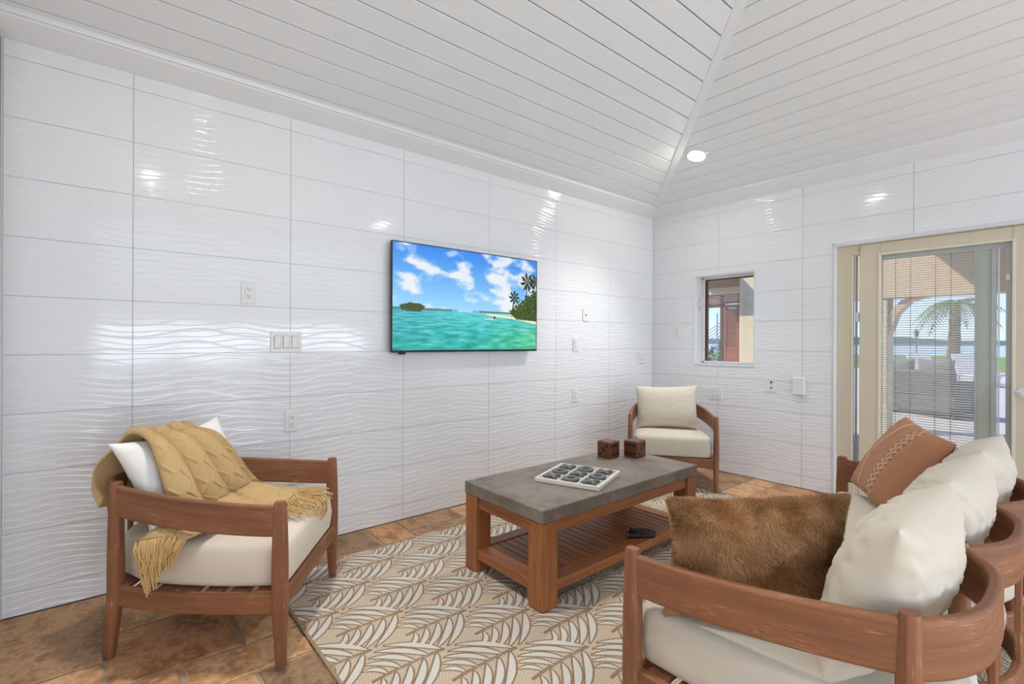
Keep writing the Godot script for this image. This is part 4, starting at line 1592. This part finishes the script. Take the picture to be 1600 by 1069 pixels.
	for k in 150:
		var s := rng.randf()
		var left := k < 70
		var e := lerpf(0.0, 0.36, s) if left else lerpf(0.55, 1.0, s)
		var j := e * (NJ - 1)
		var j0 := mini(int(j), NJ - 2)
		var p0: Vector3 = top[NI - 1][j0].lerp(top[NI - 1][j0 + 1], j - j0) - Vector3(0, 0.004, 0)
		var path := [p0]
		var wob := Vector3(rng.randf_range(-1, 1), rng.randf_range(-1, 1), rng.randf_range(-1, 1)) * 0.006
		if left:
			var ln := rng.randf_range(0.11, 0.17) * (1.15 - 0.9 * absf(s - 0.28))
			var lean := (0.42 - s) * 0.07
			for q in 5:
				var f := (q + 1) / 5.0
				var bow := Vector3(-0.006 - 0.004 * sin(f * 3.0), -ln * f, lean * f) + Vector3(-rng.randf() * 0.012, 0, rng.randf_range(-0.007, 0.007)) + wob * f
				path.append(p0 + bow)
		else:
			var dir := Vector3(lerpf(-0.55, 0.25, s) + rng.randf_range(-0.25, 0.25), 0, 1).normalized()
			var ln := rng.randf_range(0.10, 0.16)
			for q in 6:
				var f := (q + 1) / 6.0
				var p: Vector3 = p0 + dir * ln * f * 1.05 + wob * f + Vector3(rng.randf_range(-0.006, 0.006), 0, rng.randf_range(-0.006, 0.006))
				var over := p.z - 0.318
				p.y = 0.452 + rng.randf() * 0.010
				if over > 0.0:
					p.y = 0.445 - over * 1.25
					p.z = 0.331 + rng.randf() * 0.008
				path.append(p)
		fr.smooth(true)
		fr.tube(path, 0.0027, 5, Vector3(0.3, 0.2, 1).normalized() if left else Vector3.UP, false)
	var fp := part(fr, "fringe", mats.fringe, t)
	fp.set_meta("kind", "stuff")

# ================================================================== loose pillows
func build_pillows() -> void:
	# fur
	var f := thing("fur_pillow", "golden brown faux fur lumbar pillow leaning inside the sofa's near arm", "pillow", Vector3(2.325, 0.590, 2.945))
	f.transform = pose(Vector3(2.325, 0.592, 2.945), 5.0, 54.0, 0.5)
	var g := pillow_points(0.50, 0.32, 0.135, 0.10, 0.008, 33, 30)
	var b := MB.new()
	b.smooth(true)
	b.grid(g[0], g[2], true)
	b.grid(g[1], g[2], false)
	var fm := mat("fur_base", Color(0.60, 0.43, 0.28), 1.0)
	fm.metallic_specular = 0.1
	part(b, "cover", fm, f)
	var blade := SurfaceTool.new()
	blade.begin(Mesh.PRIMITIVE_TRIANGLES)
	for p in [Vector3(-0.0008, 0, 0), Vector3(0.0002, 0.007, 0.0005), Vector3(0.0008, 0, 0), Vector3(-0.0006, 0.0055, 0.0005), Vector3(0.0002, 0.0115, 0.002), Vector3(0.0006, 0.0055, 0.0005)]:
		blade.add_vertex(p)
	blade.generate_normals()
	var mm := MultiMesh.new()
	mm.transform_format = MultiMesh.TRANSFORM_3D
	mm.use_colors = true
	mm.mesh = blade.commit()
	var N := 70000
	mm.instance_count = N
	var pn := noise(5.0, 3, 91)
	var dn := noise(7.0, 2, 92)
	for k in N:
		var F: Array = g[0] if k % 2 == 0 else g[1]
		var n := 30
		var fi := rng.randf() * n
		var fj := rng.randf() * n
		var i := mini(int(fi), n - 1)
		var j := mini(int(fj), n - 1)
		var p: Vector3 = F[i][j].lerp(F[i + 1][j], fi - i).lerp(F[i][j + 1].lerp(F[i + 1][j + 1], fi - i), fj - j)
		var nr: Vector3 = (F[i + 1][j] - F[i][j]).cross(F[i][j + 1] - F[i][j]).normalized()
		if k % 2 == 1: nr = -nr
		var edge := maxf(absf(fi / n * 2 - 1), absf(fj / n * 2 - 1))
		var out := Vector3(p.x, p.y * 1.5, 0).normalized()
		var comb := Vector3(dn.get_noise_2d(p.x * 1.0, p.y) * 1.3, -0.75 + dn.get_noise_2d(p.x + 5, p.y) * 1.2, 0)
		var dir := (nr * 0.62 + comb * 0.7 + out * pow(edge, 6.0) * 1.1 + Vector3(rng.randf_range(-1, 1), rng.randf_range(-1, 1), rng.randf_range(-1, 1)) * 0.28).normalized()
		var x := dir.cross(nr)
		if x.length() < 0.05: x = dir.cross(Vector3.UP)
		x = x.normalized()
		var bs := Basis(x, dir, x.cross(dir)).scaled_local(Vector3.ONE * rng.randf_range(0.7, 1.25))
		mm.set_instance_transform(k, Transform3D(bs, p))
		var v := clampf(0.5 + pn.get_noise_2d(p.x, p.y) * 0.9 + rng.randf_range(-0.22, 0.22), 0, 1)
		var c := Color(0.29, 0.15, 0.065).lerp(Color(0.66, 0.40, 0.20), v)
		mm.set_instance_color(k, c)
	var fur := MultiMeshInstance3D.new()
	fur.name = "fur_pile"
	fur.multimesh = mm
	var fc := mat("fur_hair", Color.WHITE, 0.75)
	fc.vertex_color_use_as_albedo = true
	fc.metallic_specular = 0.3
	fur.material_override = fc
	fur.set_meta("kind", "stuff")
	f.add_child(fur)
	# cable knit
	var k := thing("knit_pillow", "rust brown cable-knit square pillow tilted at the sofa's far end", "pillow", Vector3(2.345, 0.62, 1.60))
	k.transform = pose(Vector3(2.352, 0.628, 1.60), -31.6, -50.3, 81.0)
	part(pillow(0.40, 0.40, 0.15, 0.05, 0.004, 44), "cover", cable_knit(), k)

func cable_knit() -> StandardMaterial3D:
	var w := 384
	var d := PackedByteArray()
	d.resize(w * w)
	var col := PackedByteArray()
	col.resize(w * w * 3)
	for j in w:
		for i in w:
			var x := float(i) / w
			var y := float(j) / w
			# y runs across the cables here: bands of seed stitch, a braid, a plain suede panel
			var v := 0.0
			var c0 := Color(0.71, 0.525, 0.41)
			var c1 := Color(0.81, 0.63, 0.50)
			if y > 0.70:
				v = 0.5 + 0.08 * sin(TAU * x * 90.0) * sin(TAU * y * 90.0)
				c0 = Color(0.68, 0.48, 0.365)
				c1 = Color(0.74, 0.535, 0.415)
			else:
				v = 0.25 + 0.3 * (0.5 + 0.5 * sin(TAU * x * 40.0 + (PI if int(y * 48.0) % 2 == 0 else 0.0))) * (0.5 + 0.5 * absf(sin(TAU * y * 24.0)))
				var br := (y - 0.60) / 0.07
				if absf(br) < 1.0:
					var a := absf(br - 0.6 * sin(TAU * x * 7.0))
					var b := absf(br + 0.6 * sin(TAU * x * 7.0))
					v = 0.35 + 0.65 * maxf(1.0 - pow(a / 0.5, 2.0), 1.0 - pow(b / 0.5, 2.0))
				var wv := absf((y - 0.28) - 0.055 * sin(TAU * x * 1.5)) / 0.03
				if wv < 1.0:
					v = 0.4 + 0.6 * sqrt(1.0 - wv * wv)
			d[j * w + i] = int(clampf(v, 0, 1) * 255)
			var c := c0.lerp(c1, clampf(v, 0, 1))
			for q in 3:
				col[(j * w + i) * 3 + q] = int(c[q] * 255)
	var m := mat("cable_knit", Color.WHITE, 0.95)
	m.metallic_specular = 0.2
	m.albedo_texture = put_image(w, w, col)
	m.heightmap_enabled = true
	m.heightmap_texture = put_image(w, w, d, false)
	m.heightmap_scale = 1.3
	m.uv1_scale = Vector3(2.5, 2.5, 1)
	m.uv1_offset = Vector3(0.5, 0.5, 0)
	return m

# ================================================================== coffee table and what stands on it
const TAB := Vector3(1.122, 0, 2.258)
func build_table() -> void:
	var t := thing("coffee_table", "coffee table with grey concrete top, square wooden legs and slatted shelf", "table", TAB)
	var hx := 0.292
	var hz := 0.625
	var rug := 0.0097
	var b := MB.new()
	b.box(Vector3(0, 0.4195, 0), Vector3(hx * 2, 0.061, hz * 2), 0.004)
	part(b, "tabletop", mats.concrete, t)
	var lw := 0.094
	for sx in [-1.0, 1.0]:
		for sz in [-1.0, 1.0]:
			var l := MB.new()
			l.box(Vector3(sx * (hx - lw / 2 - 0.004), (0.389 + rug) / 2, sz * (hz - lw / 2 - 0.004)), Vector3(lw, 0.389 - rug, lw), 0.004, Basis.IDENTITY, 1)
			part(l, "leg", mats.table_wood, t)
	var ix := hx - lw - 0.004
	var iz := hz - lw - 0.004
	for s in [-1.0, 1.0]:
		var a := MB.new()
		a.box(Vector3(0, 0.3585, s * (hz - 0.028)), Vector3(ix * 2, 0.061, 0.024), 0.003, Basis.IDENTITY, 0)
		part(a, "apron", mats.table_wood, t)
		var c := MB.new()
		c.box(Vector3(s * (hx - 0.028), 0.3585, 0), Vector3(0.024, 0.061, iz * 2), 0.003, Basis.IDENTITY, 2)
		part(c, "apron", mats.table_wood, t)
	# shelf frame
	for s in [-1.0, 1.0]:
		var a := MB.new()
		a.box(Vector3(0, 0.098, s * (hz - 0.052)), Vector3(ix * 2, 0.045, 0.082), 0.003, Basis.IDENTITY, 0)
		part(a, "shelf_rail", mats.table_wood, t)
		var c := MB.new()
		c.box(Vector3(s * (hx - 0.048), 0.098, 0), Vector3(0.075, 0.045, iz * 2), 0.003, Basis.IDENTITY, 2)
		part(c, "shelf_rail", mats.table_wood, t)
	var n := 22
	var z0 := -(hz - 0.097)
	for k in n:
		var st := MB.new()
		var pitch := 2.0 * (hz - 0.097) / n
		st.box(Vector3(0, 0.107, z0 + pitch * (k + 0.5)), Vector3(2.0 * (hx - 0.09), 0.018, pitch - 0.005), 0.002, Basis.IDENTITY, 0)
		part(st, "slat", mats.table_wood, t)
	# dice
	die(Vector3(0.957, 0.501, 1.885), 2.0, [3, 6, 2], "wooden die with three pips facing front, left of the pair on the table")
	die(Vector3(1.048, 0.501, 1.738), 4.0, [6, 3, 2], "wooden die with six pips facing front, right of the pair on the table")
	# noughts and crosses board
	var bt := thing("game_board", "white wooden tic-tac-toe tray on the concrete tabletop", "board game", Vector3(1.163, 0.45, 2.385), 21.0)
	var base := MB.new()
	base.box(Vector3(0, 0.006, 0), Vector3(0.345, 0.012, 0.345), 0.003)
	part(base, "tray_base", mats.board_cell, bt)
	for s in [-1.0, 1.0]:
		var r := MB.new()
		r.box(Vector3(0, 0.0105, s * 0.166), Vector3(0.346, 0.021, 0.014), 0.002)
		part(r, "tray_rim", mats.board_white, bt)
		var r2 := MB.new()
		r2.box(Vector3(s * 0.166, 0.0105, 0), Vector3(0.014, 0.021, 0.318), 0.002)
		part(r2, "tray_rim", mats.board_white, bt)
		var g := MB.new()
		g.box(Vector3(0, 0.0145, s * 0.053), Vector3(0.318, 0.009, 0.008), 0.001)
		part(g, "divider", mats.board_white, bt)
		var g2 := MB.new()
		g2.box(Vector3(s * 0.053, 0.0145, 0), Vector3(0.008, 0.009, 0.318), 0.001)
		part(g2, "divider", mats.board_white, bt)
	var where := ["near left corner", "near middle", "near right corner", "middle left", "centre", "middle right", "far left corner", "far middle", "far right corner"]
	for i in 9:
		var cx := i % 3 - 1
		var cz := 1 - i / 3
		var at := bt.transform * Vector3(cx * 0.106, 0.0122, cz * 0.106)
		if i % 2 == 0:
			var o := thing("cross_piece", "dark grey letter X piece in the game board's %s cell" % where[i], "game piece", at, 21.0, "cross pieces on the game board")
			var x := MB.new()
			for s in [-1.0, 1.0]:
				x.box(Vector3(0, 0.008 + 0.0004 * s, 0), Vector3(0.092, 0.016, 0.023), 0.003, Basis(Vector3.UP, s * PI / 4))
			part(x, "letter", mats.piece_grey, o)
		else:
			var o := thing("nought_piece", "dark grey letter O piece in the game board's %s cell" % where[i], "game piece", at, 21.0, "nought pieces on the game board")
			var x := MB.new()
			x.smooth(true)
			x.lathe(Vector3.ZERO, [Vector2(0.02, 0.0), Vector2(0.02, 0.0135), Vector2(0.0225, 0.016), Vector2(0.041, 0.016), Vector2(0.0435, 0.0135), Vector2(0.0435, 0.0), Vector2(0.02, 0.0)], 28)
			part(x, "letter", mats.piece_grey, o)
	# remote controls on the shelf
	remote(Vector3(1.318, 0.1205, 2.045), 136.0, "black remote control lying on the slatted shelf, the rear one of two")
	remote(Vector3(1.352, 0.1205, 2.092), 146.0, "black remote control lying on the slatted shelf, the front one of two")

func remote(at: Vector3, yaw: float, label: String) -> void:
	var t := thing("remote_control", label, "remote", at, yaw, "remote controls on the shelf")
	var b := MB.new()
	b.box(Vector3(0, 0.010, 0), Vector3(0.042, 0.020, 0.15), 0.006)
	var bd := part(b, "body", mats.black_plastic, t)
	for k in 5:
		for s in [-1.0, 0.0, 1.0]:
			var q := MB.new()
			q.box(Vector3(s * 0.011, 0.021, -0.05 + k * 0.022), Vector3(0.007, 0.003, 0.008), 0.001)
			part(q, "button", mats.slot_dark, bd)

func die(at: Vector3, yaw: float, faces: Array, label: String) -> void:
	var t := thing("wooden_die", label, "die", at, yaw, "wooden dice on the coffee table")
	var b := MB.new()
	b.box(Vector3.ZERO, Vector3(0.1, 0.1, 0.1), 0.005)
	var cu := part(b, "cube", mats.dice_wood, t)
	var lay := {2: [[-1, -1], [1, 1]], 3: [[-1, -1], [0, 0], [1, 1]], 6: [[-1, 1], [0, 1], [1, 1], [-1, -1], [0, -1], [1, -1]]}
	var fr := [Basis.IDENTITY, Basis(Vector3.UP, PI / 2), Basis(Vector3.RIGHT, -PI / 2)]
	for f in 3:
		for q in lay[faces[f]]:
			var p := MB.new()
			p.smooth(true)
			var c: Vector3 = fr[f] * Vector3(q[0] * 0.027, q[1] * 0.027, 0.0498)
			p.lathe(c, [Vector2(0.0, 0.0012), Vector2(0.008, 0.001), Vector2(0.0105, 0.0)], 14, fr[f] * Basis(Vector3.RIGHT, PI / 2))
			part(p, "pip", mats.pip, cu)

# ================================================================== outside
func build_outside() -> void:
	var pf := setting("patio_floor")
	wall_box(pf, mats.paver, "paving", Vector3(-14, -0.4, -25), Vector3(16, -0.06, -0.17))
	var lw := setting("lawn")
	wall_box(lw, mats.grass, "turf", Vector3(-90, -0.5, -62), Vector3(60, -0.10, -25))
	var sea := setting("bay_water")
	wall_box(sea, mats.water, "water_surface", Vector3(-1500, -1.5, -1400), Vector3(1500, -0.5, -62))
	var shore := setting("far_shore")
	var poly := PackedVector2Array([Vector2(-900, -1)])
	var sn := noise(0.02, 4, 15)
	for k in 90:
		poly.append(Vector2(-900 + k * 20, 7.0 + sn.get_noise_1d(k * 9.0) * 6.0))
	poly.append(Vector2(900, -1))
	poly.reverse()
	var sb := MB.new()
	sb.prism(poly, -720, -700)
	part(sb, "tree_line", mats.far_shore, shore)
	# porch: soffit, beam, post with curved brace
	var pr := setting("porch_roof")
	wall_box(pr, mats.stucco, "soffit", Vector3(1.3, 2.62, -4.4), Vector3(9.0, 2.8, -0.165))
	wall_box(pr, mats.stucco, "beam", Vector3(0.6, 1.80, -4.35), Vector3(9.0, 2.62, -4.0))
	wall_box(pr, mats.stucco_pale, "post", Vector3(0.86, -0.06, -4.33), Vector3(1.05, 1.80, -4.02), 0.01)
	var br := MB.new()
	br.prism(PackedVector2Array([Vector2(1.05, 1.28), Vector2(1.085, 1.38), Vector2(1.148, 1.577), Vector2(1.286, 1.743), Vector2(1.485, 1.80), Vector2(1.30, 1.80), Vector2(1.19, 1.755), Vector2(1.09, 1.64), Vector2(1.05, 1.55)]), -4.3, -4.05)
	part(br, "curved_brace", mats.stucco, pr)
	var re := setting("rear_eave")
	wall_box(re, mats.stucco, "soffit", Vector3(-4.0, 2.5, ROOM_Z + 0.16), Vector3(9.0, 2.62, 7.4))
	# dark patio sofa seen from behind
	var so := thing("patio_sofa", "dark grey wicker patio sofa outside, seen through the door blind", "sofa", Vector3(0.98, -0.06, -6.75), 158)
	var q := MB.new()
	q.box(Vector3(0, 0.22, 0), Vector3(1.35, 0.28, 0.8), 0.03)
	part(q, "base", mats.wicker, so)
	q = MB.new()
	q.box(Vector3(0, 0.56, -0.36), Vector3(1.35, 0.46, 0.12), 0.04, Basis(Vector3.RIGHT, -0.12))
	part(q, "backrest", mats.wicker, so)
	for sd in [-1.0, 1.0]:
		q = MB.new()
		q.box(Vector3(sd * 0.63, 0.46, 0.02), Vector3(0.12, 0.30, 0.72), 0.03)
		part(q, "armrest", mats.wicker, so)
		q = MB.new()
		q.box(Vector3(sd * 0.30, 0.42, 0.06), Vector3(0.55, 0.14, 0.62), 0.04)
		part(q, "seat_cushion", mats.patio_cushion, so)
		var bp := part(pillow(0.55, 0.5, 0.18, 0.06, 0.01, 61 + int(sd)), "back_cushion", mats.patio_cushion, so)
		bp.position = Vector3(sd * 0.3, 0.72, -0.22)
		for z in [-0.32, 0.32]:
			q = MB.new()
			q.box(Vector3(sd * 0.6, 0.04, z), Vector3(0.05, 0.08, 0.05), 0.005)
			part(q, "leg", mats.wicker, so)
	for a in [[Vector3(-0.45, -0.06, -15.0), 25.0, "pale sun lounger outside, left of the palm, seen through the blind"], [Vector3(0.55, -0.06, -15.6), 25.0, "pale sun lounger outside, just below the palm, seen through the blind"]]:
		var lo := thing("sun_lounger", a[2], "lounger", a[0], a[1], "sun loungers on the terrace")
		q = MB.new()
		q.box(Vector3(0, 0.30, 0.3), Vector3(0.62, 0.07, 1.2), 0.02)
		part(q, "seat", mats.lounger, lo)
		q = MB.new()
		q.box(Vector3(0, 0.60, -0.52), Vector3(0.62, 0.07, 0.8), 0.02, Basis(Vector3.RIGHT, 0.85))
		part(q, "backrest", mats.lounger, lo)
		for sx in [-0.27, 0.27]:
			for sz in [-0.25, 0.8]:
				q = MB.new()
				q.box(Vector3(sx, 0.135, sz), Vector3(0.05, 0.27, 0.05), 0.005)
				part(q, "leg", mats.lounger, lo)
	var la := thing("terrace_lantern", "thin dark lantern post outside, left of the palm, seen through the blind", "lantern", Vector3(-1.15, -0.06, -17.5))
	q = MB.new()
	q.tube([Vector3(0, 0, 0), Vector3(0, 1.45, 0)], 0.02, 8, Vector3.RIGHT)
	part(q, "post", mats.wicker, la)
	q = MB.new()
	q.lathe(Vector3(0, 1.45, 0), [Vector2(0.0, 0.0), Vector2(0.05, 0.0), Vector2(0.07, 0.18), Vector2(0.09, 0.19), Vector2(0.0, 0.28)], 8)
	part(q, "head", mats.wicker, la)
	# palm
	var pm := thing("palm_tree", "palm tree with drooping fronds outside, seen through the door blind", "tree", Vector3(-0.82, -0.08, -21.7))
	q = MB.new()
	q.smooth(true)
	var tp := []
	var tr := []
	for k in 9:
		var f := k / 8.0
		tp.append(Vector3(0.08 * sin(f * 2.0), f * 2.9, 0))
		var r := lerpf(0.26, 0.15, pow(f, 0.5)) + (0.02 if k % 2 == 0 else 0.0)
		var pf2 := PackedVector2Array()
		for m in 10:
			pf2.append(Vector2(cos(TAU * m / 10.0), sin(TAU * m / 10.0)) * r)
		tr.append(pf2)
	q.sweep(tp, tr, Vector3.BACK)
	part(q, "trunk", mats.bark, pm)
	for k in 15:
		var az := TAU * k / 15.0 + 0.2
		var rise := rng.randf_range(-0.1, 0.9)
		var ln := rng.randf_range(1.5, 2.0)
		var fb := MB.new()
		var last := Vector3(0.07, 2.9, 0)
		var n := 16
		for m in n:
			var f := (m + 1.0) / n
			var rad := ln * f * (1.0 - 0.15 * f)
			var pt := Vector3(0.07 + cos(az) * rad, 2.9 + rise * f * 1.0 - 1.3 * f * f, sin(az) * rad)
			var dir := (pt - last).normalized()
			var sd := dir.cross(Vector3.UP).normalized()
			fb.quad(last - sd * 0.015, last + sd * 0.015, pt + sd * 0.012, pt - sd * 0.012, Vector3.UP)
			for w in [-1.0, 1.0]:
				var lf: float = 0.55 * sin(PI * clampf(f * 0.85 + 0.12, 0, 1))
				var tip: Vector3 = pt + sd * w * lf * 0.8 + dir * lf * 0.5 - Vector3(0, lf * 0.35, 0)
				fb.tri(pt - dir * 0.035, pt + dir * 0.035, tip, Vector3.UP)
			last = pt
		part(fb, "frond", mats.leaf, pm)
	# what the small window looks onto: a pale pier, a plank soffit, a shuttered wall
	var pier := setting("wall_pier")
	wall_box(pier, mats.stucco_pale, "pier", Vector3(0.274, -0.06, -1.6), Vector3(1.2, 2.9, -1.3), 0.004)
	var sf := setting("side_soffit")
	for k in 11:
		wall_box(sf, mats.soffit_wood, "soffit_board", Vector3(-0.70, 1.94, -1.06 - 0.12 * (k + 1)), Vector3(0.26, 1.965, -1.06 - 0.12 * k - 0.006), 0.003)
	var sw := setting("wall_shutters")
	var z := -2.4
	wall_box(sw, mats.stucco_pale, "beam", Vector3(-2.2, 1.85, z - 0.1), Vector3(0.26, 1.94, z + 0.02), 0.004)
	wall_box(sw, mats.shutter_wood, "wall_panel", Vector3(-0.235, -0.06, z - 0.1), Vector3(0.6, 1.85, z), 0.004)
	wall_box(sw, mats.shutter_wood, "rail", Vector3(-2.2, 1.715, z - 0.06), Vector3(-0.235, 1.735, z + 0.01), 0.003)
	for x in [-1.4, -1.0, -0.76, -0.50, -0.245]:
		wall_box(sw, mats.shutter_wood, "mullion", Vector3(x - 0.012, 1.735, z - 0.05), Vector3(x + 0.012, 1.85, z + 0.005), 0.002)
	for k in 5:
		var lv := MB.new()
		lv.box(Vector3(-1.22, 1.748 + k * 0.023, z - 0.02), Vector3(1.96, 0.005, 0.03), 0.001, Basis(Vector3.RIGHT, 0.7))
		part(lv, "louvre", mats.shutter_wood, sw)
	wall_box(sw, mats.frame_brown, "door_frame", Vector3(-0.515, -0.06, z - 0.06), Vector3(-0.466, 1.715, z + 0.01), 0.003)
	wall_box(sw, mats.frame_brown, "door_frame", Vector3(-1.4, 1.67, z - 0.06), Vector3(-0.466, 1.715, z + 0.01), 0.003)
	# louvred shutter leaf
	wall_box(sw, mats.shutter_wood, "shutter_stile", Vector3(-0.466, -0.06, z - 0.03), Vector3(-0.43, 1.70, z + 0.005), 0.002)
	wall_box(sw, mats.shutter_wood, "shutter_stile", Vector3(-0.29, -0.06, z - 0.03), Vector3(-0.24, 1.70, z + 0.005), 0.002)
	wall_box(sw, mats.shutter_wood, "shutter_rail", Vector3(-0.43, 1.655, z - 0.03), Vector3(-0.29, 1.70, z + 0.005), 0.002)
	wall_box(sw, mats.shutter_wood, "shutter_rail", Vector3(-0.43, 0.3, z - 0.03), Vector3(-0.29, 1.10, z + 0.003), 0.002)
	for k in 22:
		var lv := MB.new()
		lv.box(Vector3(-0.36, 1.115 + k * 0.0248, z - 0.012), Vector3(0.145, 0.006, 0.032), 0.001, Basis(Vector3.RIGHT, 0.75))
		part(lv, "louvre", mats.shutter_wood, sw)
	# stair rail and shrubs beyond
	var rl := thing("stair_railing", "blue grey slanting stair railing seen through the small window", "railing", Vector3(-1.8, -0.06, -4.5))
	for k in 5:
		var rb := MB.new()
		rb.tube([Vector3(-0.3, 1.02 + k * 0.06, 0), Vector3(0.6, 1.62 + k * 0.06, 0)], 0.008, 6)
		part(rb, "rail_bar", mats.rail_blue, rl)
	for k in 5:
		var rb := MB.new()
		rb.box(Vector3(-0.25 + k * 0.2, 0.65 + k * 0.12, 0), Vector3(0.02, 1.3 + k * 0.24, 0.02), 0.002)
		part(rb, "baluster", mats.rail_blue, rl)
	shrub("garden_shrub", "dark leafy shrub below the stair railing beyond the small window", Vector3(-1.95, -0.06, -5.5), 0.55, 1.25)
	shrub("garden_shrub", "taller leafy shrub above the stair railing beyond the small window", Vector3(-2.2, -0.06, -6.6), 0.5, 1.95)

func shrub(called: String, label: String, at: Vector3, r: float, h: float) -> void:
	var t := thing(called, label, "shrub", at)
	var st := MB.new()
	st.tube([Vector3.ZERO, Vector3(0.02, h * 0.5, 0)], 0.03, 6, Vector3.RIGHT)
	part(st, "stem", mats.bark, t)
	var b := MB.new()
	for k in 900:
		var d := Vector3(rng.randfn(), rng.randfn(), rng.randfn()).normalized() * pow(rng.randf(), 0.33)
		var p := Vector3(d.x * r, h * 0.5 + d.y * h * 0.5, d.z * r)
		var u := Vector3(rng.randf_range(-1, 1), rng.randf_range(-1, 1), rng.randf_range(-1, 1)).normalized() * 0.07
		var v := u.cross(Vector3(rng.randf_range(-1, 1), 1, rng.randf_range(-1, 1))).normalized() * 0.025
		b.quad(p - u, p + v, p + u, p - v, Vector3.UP)
	var f := part(b, "foliage", mats.leaf_dark, t)
	f.set_meta("kind", "stuff")
